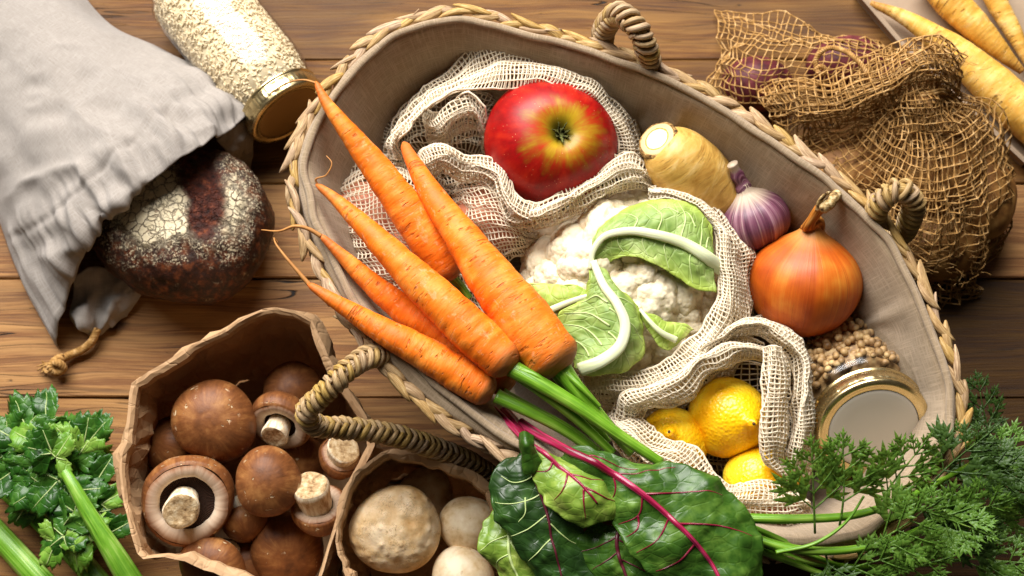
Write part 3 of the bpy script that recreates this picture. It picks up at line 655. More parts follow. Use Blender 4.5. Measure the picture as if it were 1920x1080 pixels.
# ---------------------------------------------------------------- carrots
def carrot(pts, rpx, hair, stems, label, mat='carrot', hair_r=.13, stem_r=.42):
    W = PX(pts); path = even(spl(W, 200), 130); ts = np.linspace(0, 1, 130)
    rr = np.interp(ts, np.linspace(0, 1, len(rpx)), rpx)
    for _ in range(6): rr[1:-1] = (rr[:-2] + rr[1:-1] + rr[2:]) / 3
    e = np.clip((1 - ts) / .055, 0, 1); rr = rr * np.sqrt(1 - (1 - e) ** 2 * .86)
    e = np.clip(ts / .02, 0, 1); rr = rr * (.45 + .55 * e)
    sh = tube(path, rr, 40); seed = hash(label) % 97 if False else int(pts[0][0])
    v = sh['V']; a = np.linspace(0, 2 * PI, 40, endpoint=False)
    p3 = np.stack([np.broadcast_to(ts[:, None] * 16, v.shape[:2]), np.broadcast_to(np.cos(a)[None], v.shape[:2]) * .8, np.broadcast_to(np.sin(a)[None], v.shape[:2]) * .8], -1)
    d = .035 * fbm(p3 * [1.1, 1, 1], 3, seed) + .022 * np.minimum(0, vn(p3 * [3.2, 1.1, 1.1], seed + 5)) * 2
    v = v + (v - path[:, None]) * d[..., None]
    sh['v'] = v.reshape(-1, 3)
    b = W[len(W) // 2].copy(); b[2] = W[:, 2].min() - 1
    o = root('carrot', label, 'carrot', b, 'orange carrots across the basket')
    body = part(o, 'root', sh, M[mat])
    for hp, r0 in hair:
        hpath = even(spl(PX(hp), 60), 50); part(o, 'root_hair', tube(hpath, np.linspace(r0, .035, 50), 6), M['carrot_hair'])
    for sp, r0, r1 in stems:
        sp_ = even(spl(PX(sp), 60), 40); u = np.linspace(0, 1, 40)
        part(o, 'stem', tube(sp_, r0 + (r1 - r0) * u ** .6, 14, flat=.8), M['stem'])
    return o
carrot([(592,153,22.3),(606,182,22.3),(640,230,22),(690,295,21.3),(750,375,20.8),(800,445,20),(850,522,18.6)], [.18,.55,.88,1.15,1.36,1.48,1.38], [([(594,156,22.3),(570,150,22.2),(540,155,22),(505,176,21.5)], .09)], [([(850,522,18.6),(866,540,18.2),(880,560,18)], .4, .3)], 'carrot with its tip on the gold lid of the rice jar, topmost of the bunch')
carrot([(757,268,19.6),(775,305,20.6),(810,365,21.3),(860,435,21.8),(920,520,22.2),(985,605,22.3),(1055,695,22.2)], [.32,.72,1.02,1.40,1.78,2.0,1.86], [], [([(1052,690,22.2),(1078,725,22.1),(1120,775,21.5),(1185,850,20.5)], .75, .34), ([(1062,700,22.4),(1095,730,22.6),(1125,762,22)], .42, .12), ([(1045,700,21.8),(1090,765,20.8),(1140,830,20)], .5, .3)], 'thickest carrot lying nearest the cauliflower')
carrot([(593,346,21.3),(620,366,21.6),(670,412,22),(750,492,22.6),(830,570,22.8),(900,635,22.8),(962,692,22.6)], [.22,.58,.90,1.20,1.42,1.50,1.38], [([(596,347,21.3),(592,338,21.5),(612,328,22),(622,305,22.3),(612,292,22.2)], .08)], [([(960,690,22.6),(1000,712,22.8),(1080,760,22.6),(1160,815,22),(1240,868,21.2)], .66, .36), ([(966,698,22.2),(1010,730,22.2),(1080,785,21.6),(1150,850,20.8)], .5, .3), ([(975,692,22.9),(1010,706,23.1),(1036,728,22.8)], .36, .1)], 'middle carrot with small black dirt marks near its thick end')
carrot([(600,440,21.7),(640,478,21.4),(690,525,20.8),(750,575,20.2),(820,620,19.8),(900,680,19.4),(960,728,19.2)], [.20,.55,.85,1.12,1.25,1.2,1.1], [([(602,443,21.7),(580,430,21.9),(555,424,22),(525,433,21.6),(490,431,21)], .17)], [([(940,742,20.2),(1000,772,20.2),(1080,815,20),(1140,862,19.6)], .62, .3)], 'carrot wedged under the middle one, its long root hair bent over the rim')
carrot([(577,532,21.9),(608,552,22.0),(660,585,21.8),(730,627,21.8),(800,665,21.6),(865,705,21.4),(925,740,21.2)], [.22,.52,.80,1.02,1.18,1.24,1.16], [([(580,534,21.6),(555,505,21.8),(530,475,21.8),(515,452,21.4),(514,446,21.2),(522,456,21)], .17)], [([(930,742,21.1),(985,768,21),(1060,808,20.6),(1120,850,20)], .55, .34)], 'lowest carrot, lying along the rim beside the straw handle')

# ---------------------------------------------------------------- apple, onion, garlic, parsnip
def apple_mod(r, z, a, t):
    rho = np.sqrt(r ** 2 + z ** 2)
    b = 1 + .028 * np.cos(5 * a + .4) * np.exp(-((t - .14) / .10) ** 2) + .02 * np.cos(2 * a) + .012 * np.sin(3 * a + 1)
    return r * b, z * (1 + .02 * np.cos(a + 1))
th = np.linspace(0.001, PI - .001, 70)
rho = 4.62 * (1 - .30 * np.exp(-(th / .26) ** 2) - .28 * np.exp(-((PI - th) / .3) ** 2) + .02 * np.sin(th))
prof = np.stack([rho * np.sin(th) * 1.04, rho * np.cos(th) * .93], 1)
ac = PX([(1032, 268, 17.3)])[0]; aax = img(.20, .10, .97)
apple = root('apple', 'shiny red apple with yellow round its calyx in the cream net bag', 'apple', ac - [0, 0, 4.4])
part(apple, 'apple_skin', lathe(prof, 72, ac, aax, apple_mod), M['apple'])
B = basis(aax)
cal = part(apple, 'calyx', lathe([(.0, 3.1), (.25, 3.12), (.42, 3.25), (.3, 3.3), (.0, 3.22)], 12, ac, aax), M['calyx'])
for k in range(7):
    a = k * 2 * PI / 7 + .3; d = np.array([math.cos(a), math.sin(a), 0])
    pts = np.array([d * .22 + [0, 0, 3.1], d * .42 + [0, 0, 3.55], d * (.55 + .2 * (k % 2)) + [0, 0, 3.85], d * (.42 + .35 * (k % 3) / 2) + [0, 0, 4.0]])
    part(cal, 'sepal', tube(even(spl(pts, 20), 8) @ B.T + ac, np.array([.16, .17, .15, .13, .11, .09, .06, .03]), 5, flat=.5), M['calyx'])
oc = PX([(1508, 532, 15.8)])[0]; oax = img(.06, .93, .36)
def bulb(R, pinch, H, neck_r, neck_h, base=.1):
    pts = [(0.02, -H * .98), (R * .3, -H * .97), (R * .62, -H * .80), (R * .86, -H * .5), (R * .98, -H * .15), (R, H * .1), (R * .95, H * .36), (R * .82, H * .60), (R * .60, H * .80), (R * .40, H * .94), (R * .25, H * 1.06), (neck_r, H * 1.2), (neck_r * .85, H * 1.2 + neck_h)]
    return spl(np.array(pts), 60)
onion = root('onion', 'big glossy orange onion leaning on the linen lining', 'onion', oc - [0, 0, 4])
part(onion, 'onion_bulb', lathe(bulb(4.15, .3, 3.75, .62, .15), 72, oc, oax, lambda r, z, a, t: (r * (1 + .012 * np.cos(4 * a) + .008 * np.cos(9 * a + 2)), z)), M['onion'])
nk = even(spl(np.concatenate([[oc + oax * 3.9], [oc + oax * 4.5], PX([(1517, 422, 19.2), (1532, 398, 20), (1546, 378, 20.6)])]), 60), 40)
part(onion, 'dry_neck', tube(nk, np.linspace(.85, .36, 40) * (1 + .18 * np.sin(np.linspace(0, 9, 40))), 14, twist=2.5, flat=.62), M['onion_neck'])
part(onion, 'stalk_stub', tube(even(spl(PX([(1538, 392, 20.5), (1552, 384, 20.8), (1566, 368, 21), (1573, 360, 21)]), 30), 20), np.array([.3, .42, .45, .47, .45, .42, .44, .46, .47, .45, .42, .40, .42, .44, .42, .40, .38, .36, .34, .26]), 10), M['dry'])
part(onion, 'frayed_skin', tube(even(spl(PX([(1536, 392, 20.4), (1538, 376, 21), (1548, 364, 21.3), (1556, 362, 21)]), 30), 14), np.linspace(.38, .12, 14), 7, flat=.5), M['dry'], label='curled dry brown skin at the neck tip')
gc = PX([(1412, 412, 16.0)])[0]; gax = img(-.33, .86, .38)
garlic = root('garlic', 'purple garlic bulb between the stout parsnip and the onion', 'garlic', gc - [0, 0, 2.6])
def gmod(r, z, a, t): return r * (1 + (.06 * np.abs(np.cos(4.5 * a)) - .03) * np.sin(PI * np.clip(t * 1.2, 0, 1)) + .02 * np.cos(a * 17)), z
part(garlic, 'garlic_bulb', lathe(bulb(2.72, .3, 2.25, .52, .3), 72, gc, gax, gmod), M['garlic'])
part(garlic, 'dry_stem', tube(even(spl(np.concatenate([[gc + gax * 2.4], [gc + gax * 3.0], PX([(1382, 328, 18.2), (1373, 307, 18.9)])]), 40), 24), np.linspace(.62, .40, 24) * (1 + .1 * np.sin(np.linspace(0, 14, 24))), 12, flat=.8), M['garlic'])
pc = PX([(1238, 268, 19.0), (1262, 292, 18.3), (1300, 335, 16.8), (1345, 395, 14.2), (1385, 450, 11.5), (1420, 500, 9)])
pp = even(spl(pc, 100), 80); u = np.linspace(0, 1, 80); pr = np.interp(u, [0, .03, .10, .22, .40, .6, .8, 1], [1.55, 2.0, 2.45, 2.78, 2.8, 2.3, 1.6, .8])
for _ in range(3): pr[1:-1] = (pr[:-2] + pr[1:-1] + pr[2:]) / 3
snip = root('parsnip', 'stout cut parsnip standing crown up beside the apple net', 'parsnip', (pc[2][0], pc[2][1], 9))
part(snip, 'parsnip_body', tube(pp, pr, 40), M['snip'])
pax = pp[0] - pp[3]; pax /= np.linalg.norm(pax); pax = pax * .72 + img(-.15, .1, .97) * .6
pax /= np.linalg.norm(pax)
part(snip, 'crown_rim', lathe(spl(np.array([(1.1, -.5), (1.5, -.4), (1.58, -.05), (1.52, .32), (1.42, .42), (1.2, .44)]), 16), 40, pp[0] + pax * .1, pax, lambda r, z, a, t: (r * (1 + .02 * np.sin(7 * a)), z)), M['crown_rim'])
part(snip, 'cut_face', lathe([(.01, .47), (.4, .475), (.8, .47), (1.1, .465), (1.3, .45), (1.36, .40)], 40, pp[0] + pax * .1, pax), M['cut'])

# ---------------------------------------------------------------- cauliflower
cc = PX([(1172, 548, 12.0)])[0]
caul = root('cauliflower', 'white cauliflower with green leaves in the open cream net', 'cauliflower', cc - [0, 0, 6])
def floret_mesh(seed):
    u, f = ICO[5]; rg = np.random.RandomState(seed)
    def pts(k): 
        i = np.arange(k) + .5; ph = np.arccos(1 - 2 * i / k); th_ = PI * (1 + 5 ** .5) * i
        p = np.stack([np.cos(th_) * np.sin(ph), np.sin(th_) * np.sin(ph), np.cos(ph)], 1) + rg.normal(0, .22 / math.sqrt(k) * 2.2, (k, 3))
        return p / np.linalg.norm(p, axis=1, keepdims=True)
    out = []
    for k, rad in ((34, .44), (420, .125)):
        P_ = pts(k); dd = np.empty(len(u))
        for a in range(0, len(u), 2048): dd[a:a+2048] = np.sqrt(np.maximum(0, 2 - 2 * (u[a:a+2048] @ P_.T).max(1)))
        out.append(np.sqrt(np.maximum(0, 1 - (dd / rad) ** 2)))
    L = u * (1 + .24 * out[0] + .075 * out[1] + .06 * fbm(u * 1.5, 2, seed))[:, None] * np.array([1, 1, .85])
    me = bpy.data.meshes.new('floret'); me.from_pydata((L * .01).tolist(), [], f)
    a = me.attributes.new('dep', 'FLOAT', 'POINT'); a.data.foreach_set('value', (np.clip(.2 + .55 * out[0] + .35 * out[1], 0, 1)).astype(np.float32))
    me.polygons.foreach_set('use_smooth', [True] * len(f)); me.materials.append(M['curd']); return me
FL = [floret_mesh(s) for s in (1, 2, 3)]
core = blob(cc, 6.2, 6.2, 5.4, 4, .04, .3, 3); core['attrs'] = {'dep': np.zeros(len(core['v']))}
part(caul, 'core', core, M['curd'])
rg = np.random.RandomState(11); kf = 0; N_ = 60
for i in range(N_):
    ph = math.acos(1 - 1.25 * (i + .5) / N_); th_ = PI * (1 + 5 ** .5) * i
    d = np.array([math.cos(th_) * math.sin(ph), math.sin(th_) * math.sin(ph), math.cos(ph)])
    s = rg.uniform(1.5, 1.95) * (1.12 if ph < .7 else 1)
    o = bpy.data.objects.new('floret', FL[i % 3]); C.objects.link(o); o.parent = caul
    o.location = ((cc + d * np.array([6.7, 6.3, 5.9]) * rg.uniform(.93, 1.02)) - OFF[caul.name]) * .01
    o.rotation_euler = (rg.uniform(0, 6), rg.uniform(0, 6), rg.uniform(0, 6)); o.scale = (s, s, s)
def leaf(parent, name, guides, mat, m=36, n=60, crinkle=.12, freq=.9, seed=0, edgewave=.3, label=None, thick=.05):
    P = loft(guides, m, n); N = grid_normals(P)
    ss = np.linspace(-1, 1, m)[:, None]; ed = np.abs(ss) ** 3 + 0 * P[..., 0]
    P = P + N * (crinkle * fbm(P * freq, 3, seed) + edgewave * ed * vn(P * .8, seed + 3))[..., None]
    P = P + edgewave * .4 * (ed ** 2)[..., None] * np.stack([vn(P * 1.7, seed + 4), vn(P * 1.7, seed + 5), 0 * ed], -1)
    sh = surf(P); sh['attrs'] = {'edge': (np.abs(ss) ** 4 + 0 * P[..., 0]).ravel()}
    o = part(parent, name, sh, M[mat], label=label); solidify(o, thick)
    return o, P
def on(P, uv, lift):
    N = grid_normals(P); m, n_ = P.shape[:2]; uv = even(spl(np.array(uv, float), 60), 40)
    i = np.clip(uv[:, 1] * (m - 1), 0, m - 1.001); j = np.clip(uv[:, 0] * (n_ - 1), 0, n_ - 1.001); i0 = i.astype(int); j0 = j.astype(int); fi = (i - i0)[:, None]; fj = (j - j0)[:, None]
    b = lambda A: (A[i0, j0] * (1 - fi) + A[i0 + 1, j0] * fi) * (1 - fj) + (A[i0, j0 + 1] * (1 - fi) + A[i0 + 1, j0 + 1] * fi) * fj
    return b(P) + b(N) * lift
def vein(parent, P, uv, r0, r1, mat, lift=.03, name='vein'):
    p = on(P, uv, lift); return part(parent, name, tube(p, np.linspace(r0, r1, len(p)), 7), M[mat])
# upper leaf: its rib sweeps in an arc from the right
ribA = [(1356,508,19.0),(1322,480,20.35),(1285,458,20.6),(1232,441,20.9),(1172,434,20.8),(1130,446,20.6),(1111,474,20.3),(1108,506,20)]
lA, PA = leaf(caul, 'leaf', [[(1340,468,19.4),(1334,420,19.4),(1306,384,19.5),(1256,374,19.6),(1205,376,19.6),(1160,396,19.6),(1128,426,19.7),(1112,452,19.8)],
    [(1338,478,20),(1315,440,20.3),(1275,412,20.5),(1230,408,20.6),(1188,410,20.5),(1148,420,20.4),(1122,440,20.2),(1110,462,20)],
    [(1338,492,19.9),(1300,468,20.3),(1250,446,20.5),(1200,436,20.6),(1150,437,20.5),(1125,452,20.3),(1112,468,20.1),(1108,480,20)],
    [(1340,520,19.6),(1308,505,20.1),(1265,480,20.4),(1215,466,20.5),(1170,462,20.3),(1140,468,20.1),(1122,476,19.9),(1110,490,19.8)],
    [(1344,550,19.3),(1305,543,19.7),(1268,520,20.2),(1222,494,20.3),(1178,480,20.1),(1150,488,19.7),(1132,500,19.5),(1116,512,19.4)]], 'caul_dark', 44, 70, .10, .9, 2, .28)
part(caul, 'leaf_rib', tube(even(spl(PX(ribA), 80), 60) + [0, 0, .05], np.linspace(.50, .18, 60), 12, flat=.5, normal=TO), M['rib'])
for uv in ([(.12,.5),(.16,.3),(.22,.08)], [(.28,.5),(.30,.3),(.40,.06)], [(.45,.5),(.46,.3),(.58,.08)], [(.62,.5),(.62,.32),(.74,.14)], [(.15,.5),(.22,.72),(.2,.95)], [(.34,.5),(.42,.7),(.40,.95)], [(.52,.5),(.58,.7),(.56,.92)], [(.7,.5),(.76,.7),(.74,.9)], [(.22,.3),(.32,.2),(.36,.3)], [(.36,.25),(.46,.18),(.5,.26)], [(.08,.4),(.1,.2),(.06,.08)]):
    vein(lA, PA, uv, .07, .02, 'vein_pale')
ribB = [(1112,490,20.2),(1132,536,20.4),(1158,572,20.6),(1172,610,20.7),(1163,648,20.6),(1130,676,20.3),(1086,694,19.8)]
lB, PB = leaf(caul, 'leaf', [[(1104,498,20),(1104,530,20.1),(1082,566,19.8),(1046,592,19.2),(1040,625,18.8),(1058,660,18.6),(1072,680,18.7),(1080,692,19)],
    [(1108,496,20.1),(1118,536,20.3),(1116,576,20.2),(1100,606,19.8),(1094,640,19.6),(1090,664,19.5),(1084,682,19.4),(1082,693,19.4)],
    [(1112,494,20.1),(1132,536,20.3),(1158,574,20.4),(1170,610,20.5),(1160,648,20.3),(1132,674,20.1),(1105,687,19.8),(1086,694,19.6)],
    [(1118,494,20.1),(1150,532,20.3),(1180,570,20.2),(1192,610,20.1),(1184,650,20),(1156,680,19.8),(1120,692,19.6),(1090,697,19.4)],
    [(1126,498,19.8),(1168,540,19.8),(1198,576,19.6),(1206,625,19.3),(1202,672,19.1),(1172,694,19),(1130,700,19),(1094,700,19)]], 'caul_dark', 44, 70, .16, .9, 5, .3)
part(caul, 'leaf_rib', tube(even(spl(PX(ribB), 80), 60) + [0, 0, .05], np.linspace(.26, .48, 60), 12, flat=.5, normal=TO), M['rib'])
for uv in ([(.35,.5),(.30,.3),(.34,.08)], [(.55,.5),(.48,.3),(.48,.05)], [(.72,.5),(.62,.3),(.58,.06)], [(.85,.45),(.75,.25),(.7,.1)], [(.4,.5),(.5,.75),(.55,.95)], [(.6,.5),(.68,.75),(.72,.95)], [(.25,.5),(.3,.75),(.36,.95)]):
    vein(lB, PB, uv, .08, .02, 'vein_pale')
lC, PC = leaf(caul, 'leaf', [[(1108,540,19.6),(1070,535,19.4),(1025,530,18.9),(992,532,18.2),(985,545,17.8)], [(1110,550,19.8),(1075,558,19.6),(1040,566,19.1),(1010,566,18.5),(992,560,18)], [(1112,558,19.4),(1085,570,19.2),(1055,582,18.8),(1030,592,18.4),(1008,590,18)]], 'caul_pale', 20, 40, .12, 1.1, 8, .3)
part(caul, 'leaf_rib', tube(even(spl(PX([(1112,552,19.9),(1080,562,19.7),(1045,576,19.2),(1020,588,18.7)]), 40), 30), np.linspace(.16, .30, 30), 10, flat=.6, normal=TO), M['rib'])
lD, PD = leaf(caul, 'leaf', [[(1200,582,19.5),(1222,588,19.4),(1245,600,19.2),(1280,606,18.8),(1296,618,18.4)], [(1201,585,19.7),(1222,605,19.6),(1242,625,19.4),(1262,635,19.1),(1285,632,18.6)], [(1203,592,19.3),(1215,615,19.2),(1230,640,19),(1245,655,18.8),(1268,648,18.5)]], 'caul_pale', 20, 36, .12, 1.1, 9, .35)
part(caul, 'leaf_rib', tube(even(spl(PX([(1200,580,19.8),(1216,600,19.9),(1238,622,19.7),(1268,638,19.2)]), 40), 30), np.linspace(.12, .26, 30), 10, flat=.6, normal=TO), M['rib'])

# ---------------------------------------------------------------- lemons and the lumps under the nets
def lemon(c, r, ax, label):
    c = PX([c])[0]; o = root('lemon', label, 'lemon', c - [0, 0, r], 'lemons in the cream net')
    pts = spl(np.array([(.02, r * 1.33), (.16, r * 1.32), (.36, r * 1.24), (.50, r * 1.13), (r * .34, r * 1.02), (r * .55, r * .88), (r * .78, r * .62), (r * .95, r * .28), (r, -.05), (r * .94, -r * .4), (r * .75, -r * .75), (r * .45, -r), (.05, -r * 1.1)]), 70)
    def md(R, z, a, t): k = np.exp(-((t - .1) / .16) ** 2); return R * (1 + .05 * np.cos(2 * a + 1) * k + .03 * np.cos(3 * a) * (1 - k) * .6), z * (1 + .02 * np.cos(a))
    part(o, 'peel', lathe(pts, 64, c, ax, md), M['lemon'])
    part(o, 'nipple_scar', lathe([(.01, r * 1.36), (.08, r * 1.36), (.12, r * 1.32), (.1, r * 1.28)], 10, c, ax), M['lemon_tip'])
lemon((1366, 783, 15.6), 2.9, img(.30, -.02, .92), 'full round lemon pointing up in the middle of the net opening')
lemon((1262, 828, 15.2), 2.5, img(-.18, .30, .9), 'lemon half hidden under the left edge of the net')
lemon((1424, 902, 15.6), 2.4, img(.9, .1, .3), 'lemon peeping from the lower edge of the net, only its top in view')
solo('tomato', blob(PX([(1446, 945, 15.2)])[0], 2.0, 2.0, 1.8, 4, .02), M['tomato'], 'red tomato showing through the net below the lemons', 'tomato')
solo('potato', blob(PX([(690, 415, 14.6)])[0], 3.4, 3.0, 2.7, 4, .05, .25, 2), M['peach_potato'], 'pink potato under the net behind the upper left carrots', 'potato')
solo('potato', blob(PX([(765, 500, 14.8)])[0], 3.0, 2.9, 2.6, 4, .05, .25, 3), M['peach_potato'], 'pink potato under the net between the crossing carrots', 'potato')
solo('potato', blob(PX([(918, 410, 14.2)])[0], 2.9, 2.7, 2.8, 4, .05, .25, 4), M['peach_potato'], 'pink potato in the net bulge between the thickest carrot and the cauliflower', 'potato')

# ---------------------------------------------------------------- cream cotton nets
def net(parent, guides, cell=.305, th=.145, amp=.16, seed=0, layers=1, hem=None, mat='net', gap=.3, folds=None, name='netting'):
    for l in range(layers):
        P = loft_cells(guides, cell * (1 if l == 0 else 1.15)); N = grid_normals(P); m, n_ = P.shape[:2]
        u = np.linspace(0, 1, n_)[None, :] * n_ * cell; v = np.linspace(0, 1, m)[:, None] * m * cell
        d = amp * fbm(np.stack([u * .35 + 0 * v, v * 1.1 + 0 * u, 0 * u * v + seed], -1), 3, seed)
        fa, fw = folds or (.16, 1.25)
        ph = v * 2 * PI / fw + 4.5 * vn(np.stack([u * .16 + 0 * v, 0 * u + v * .25, 0 * u * v + seed], -1), seed + 9) + 1.5 * vn(np.stack([u * .6 + 0 * v, 0 * u + v * .3, 0 * u * v + seed], -1), seed + 8)
        d = d + fa * (1 - 2 * np.abs(np.sin(ph / 2)) ** .8) * (.55 + .9 * np.abs(vn(np.stack([u * .3 + 0 * v, v * .5 + 0 * u, 0 * u * v + seed], -1), seed + 12)))
        P = P + N * (1.35 * d - l * gap)[..., None] + np.stack([vn(P * 2.4, seed + 21), vn(P * 2.4, seed + 22), 0 * d], -1) * cell * .22 + np.stack([vn(P * .55, seed + 23), vn(P * .55, seed + 24), .5 * vn(P * .6, seed + 25)], -1) * .30
        o = part(parent, name, surf(P), M[mat]); wire(o, th)
        if hem is not None and l == 0:
            row = P[0] if hem[0] == 'in' else P[-1]
            hp = even(row, max(20, int(length(row) / .16))); rr_ = hem[1] * (1 + .12 * np.sin(np.arange(len(hp)) * 1.9) + .15 * vn(hp * 2, 4))
            part(parent, 'hem', tube(hp, rr_, 8, flat=.6, normal=[0, 0, 1]), M['net'])
nA = root('net_bag', 'cream cotton net bag rolled down round the red apple', 'net bag', (ac[0], ac[1], 10), 'cream cotton net bags')
net(nA, [[(752,300,16.5),(750,268,18),(790,210,19),(835,183,19.6),(880,170,19.8),(915,168,19.8),(945,166,19.8),(1000,166,20),(1060,172,20),(1105,188,19.6),(1135,215,19),(1155,255,18.3),(1160,288,17.5),(1150,320,16.5)],
    [(742,300,17),(742,265,18.2),(780,212,19),(822,178,19.5),(868,155,19.8),(902,142,19.9),(938,136,20.1),(1000,138,20.3),(1060,148,20.2),(1112,172,19.8),(1147,208,19.2),(1170,250,18.6),(1176,286,17.8),(1166,322,16.6)],
    [(735,300,16),(735,262,17.2),(770,210,17.9),(815,172,18.4),(862,140,18.6),(897,120,18.5),(936,106,18.8),(996,108,19),(1060,128,18.9),(1115,160,18.4),(1155,200,17.9),(1184,244,17.4),(1190,282,17),(1178,322,15.8)],
    [(724,300,14.5),(727,262,15.8),(755,214,16.4),(800,168,17),(850,128,17.5),(890,84,18.6),(930,74,19),(992,88,18.7),(1060,116,18),(1118,154,17.5),(1160,194,17),(1192,238,16.5),(1199,278,15.8),(1186,322,15)],
    [(715,300,12),(718,262,13),(742,215,13.5),(787,165,14),(840,122,15),(878,62,16.5),(925,50,17),(990,70,16.5),(1060,106,15.5),(1120,148,14.5),(1167,188,14),(1202,235,13.5),(1210,278,13),(1198,325,12.5)]], amp=.14, seed=1, layers=2, hem=('in', .10))
net(nA, [[(790,205,16.5),(820,212,18.2),(850,188,19.2),(875,176,19.6),(900,196,19.2),(914,232,18),(910,262,16.5)], [(796,238,17.2),(830,236,18.9),(860,213,19.5),(885,203,19.6),(903,223,18.9),(917,254,17.5),(914,282,16)], [(800,270,15.6),(834,256,17.4),(866,234,18.2),(890,228,18.2),(906,244,17.6),(918,270,16.6),(915,292,15.4)], [(805,300,13.5),(838,275,15.6),(870,258,16.6),(896,258,16.6),(912,275,16),(920,290,15),(918,305,14)]], amp=.2, seed=2, layers=2, hem=('in', .10))
net(nA, [[(772,300,16.5),(802,274,18.2),(836,266,19.2),(870,287,18.8),(905,287,18.8),(936,298,19.2),(957,333,19.1),(977,368,18.9),(1006,384,18.8)], [(777,320,16.9),(806,298,18.6),(838,288,19.7),(870,309,19),(905,309,19.2),(930,323,19.5),(946,354,19.4),(966,389,19.2),(1002,404,19.4)], [(784,335,15.6),(811,316,17.4),(839,304,18.8),(870,321,18.1),(903,322,18.2),(924,336,18.5),(939,366,18.3),(959,401,18.2),(1000,414,18.6)], [(792,352,13.5),(817,336,15.4),(841,322,16.8),(870,335,16.2),(900,335,16.3),(918,350,16.5),(932,378,16.4),(953,412,16.4),(998,424,17)]], amp=.16, seed=3, layers=2, hem=('in', .10))
net(nA, [[(996,378,18.5),(1040,364,18.8),(1085,343,19),(1130,316,19),(1165,296,18.8),(1200,298,18.3),(1218,316,17.8)], [(996,400,19.5),(1045,384,19.9),(1090,364,20.1),(1135,341,20.1),(1170,324,19.7),(1205,324,19.1),(1222,334,18.1)], [(998,414,18.9),(1048,397,19.3),(1094,378,19.5),(1138,357,19.5),(1173,341,19.1),(1206,338,18.6),(1222,343,17.6)], [(1000,424,17.6),(1050,405,18),(1096,388,18.2),(1141,369,18.2),(1176,354,18),(1206,350,17.4),(1222,352,16.6)]], amp=.12, seed=4, layers=2, hem=('in', .10))
net(nA, [[(1148,292,17.6),(1166,286,18),(1186,290,17.8),(1204,302,17.2)], [(1128,312,18.4),(1150,306,18.8),(1178,308,18.7),(1204,318,18)], [(1100,338,18.4),(1135,328,18.9),(1172,324,18.8),(1205,330,18.1)]], amp=.12, seed=14, layers=2)
net(nA, [[(836,350,13.6),(868,333,15.5),(905,326,16.5),(945,333,16.5),(972,352,15.5)], [(848,380,15),(880,368,17.3),(915,362,18),(957,373,17.8),(992,397,15.8)], [(870,430,15),(900,420,17.2),(938,413,17.9),(974,424,17.2),(1002,437,15.2)], [(905,470,14),(930,462,15.8),(955,455,16.6),(985,456,16),(1004,456,14.5)], [(925,496,12.5),(947,492,14),(967,487,14.5),(987,480,14),(1005,470,13)]], amp=.10, seed=5, layers=1)
net(nA, [[(636,300,14.5),(700,282,14.5),(760,296,14.8),(820,330,14.5)], [(610,390,15),(658,358,17.2),(722,343,17.8),(792,370,17),(850,400,15.5)], [(612,440,15.5),(668,428,17.8),(740,428,18.3),(822,450,17.5),(882,480,16)], [(650,520,16),(700,508,17.8),(762,508,18.2),(842,530,17.2),(912,560,15.5)], [(690,590,15.5),(750,590,16.5),(812,592,16.5),(882,612,16),(940,645,15)]], amp=.10, seed=6, layers=1)
net(nA, [[(735,205,13),(800,170,13.5),(880,160,14),(960,180,14)], [(735,260,14),(800,235,15),(870,225,15),(930,240,14)], [(750,310,14),(810,300,15),(870,295,15.2),(930,310,14.5)], [(790,350,13),(840,345,14.5),(890,345,15),(940,360,14.5)]], amp=.45, seed=15, folds=(.35, 1.8))
nB = root('net_bag', 'cream cotton net bag folded open round the cauliflower', 'net bag', (cc[0], cc[1], 6), 'cream cotton net bags')
gB = [[(1222,365,18),(1262,364,18.4),(1289,374,18.6),(1319,401,18.8),(1336,440,18.9),(1338,483,19.1),(1343,540,19.1),(1335,582,18.9),(1310,627,18.6),(1258,670,18.3),(1195,694,18),(1130,698,17.8),(1082,700,17.4)],
    [(1222,361,18.7),(1266,359,19.2),(1295,369,19.5),(1328,398,19.6),(1350,438,19.8),(1356,483,20.1),(1362,540,20.1),(1355,597,19.9),(1323,652,19.4),(1266,694,19),(1195,720,18.6),(1135,722,18.2),(1086,722,17.8)],
    [(1222,358,17.8),(1270,355,18.2),(1303,365,18.4),(1337,397,18.6),(1364,436,18.9),(1380,478,19.1),(1384,540,19),(1378,612,18.8),(1340,674,18.4),(1280,718,17.8),(1205,745,17.2),(1145,748,16.7),(1090,744,16.2)],
    [(1222,357,16),(1274,352,16.2),(1310,362,16.4),(1345,398,16.6),(1381,440,17),(1407,474,17.2),(1402,540,16.8),(1400,630,16.4),(1358,694,16.2),(1296,740,15.8),(1215,772,15.2),(1153,774,14.6),(1095,766,14)],
    [(1222,356,13.5),(1277,351,13.5),(1314,362,13.5),(1350,402,13.8),(1387,446,14),(1415,478,14),(1410,545,13.2),(1408,642,12.5),(1368,706,13),(1304,756,13),(1220,790,12.5),(1158,792,12),(1100,784,12)]]
net(nB, gB, amp=.16, seed=7, layers=2, hem=('in', .10), folds=(.10, 1.5))
nC = root('net_bag', 'cream cotton net bag gathered open round the lemons', 'net bag', PX([(1350, 800, 10)])[0], 'cream cotton net bags')
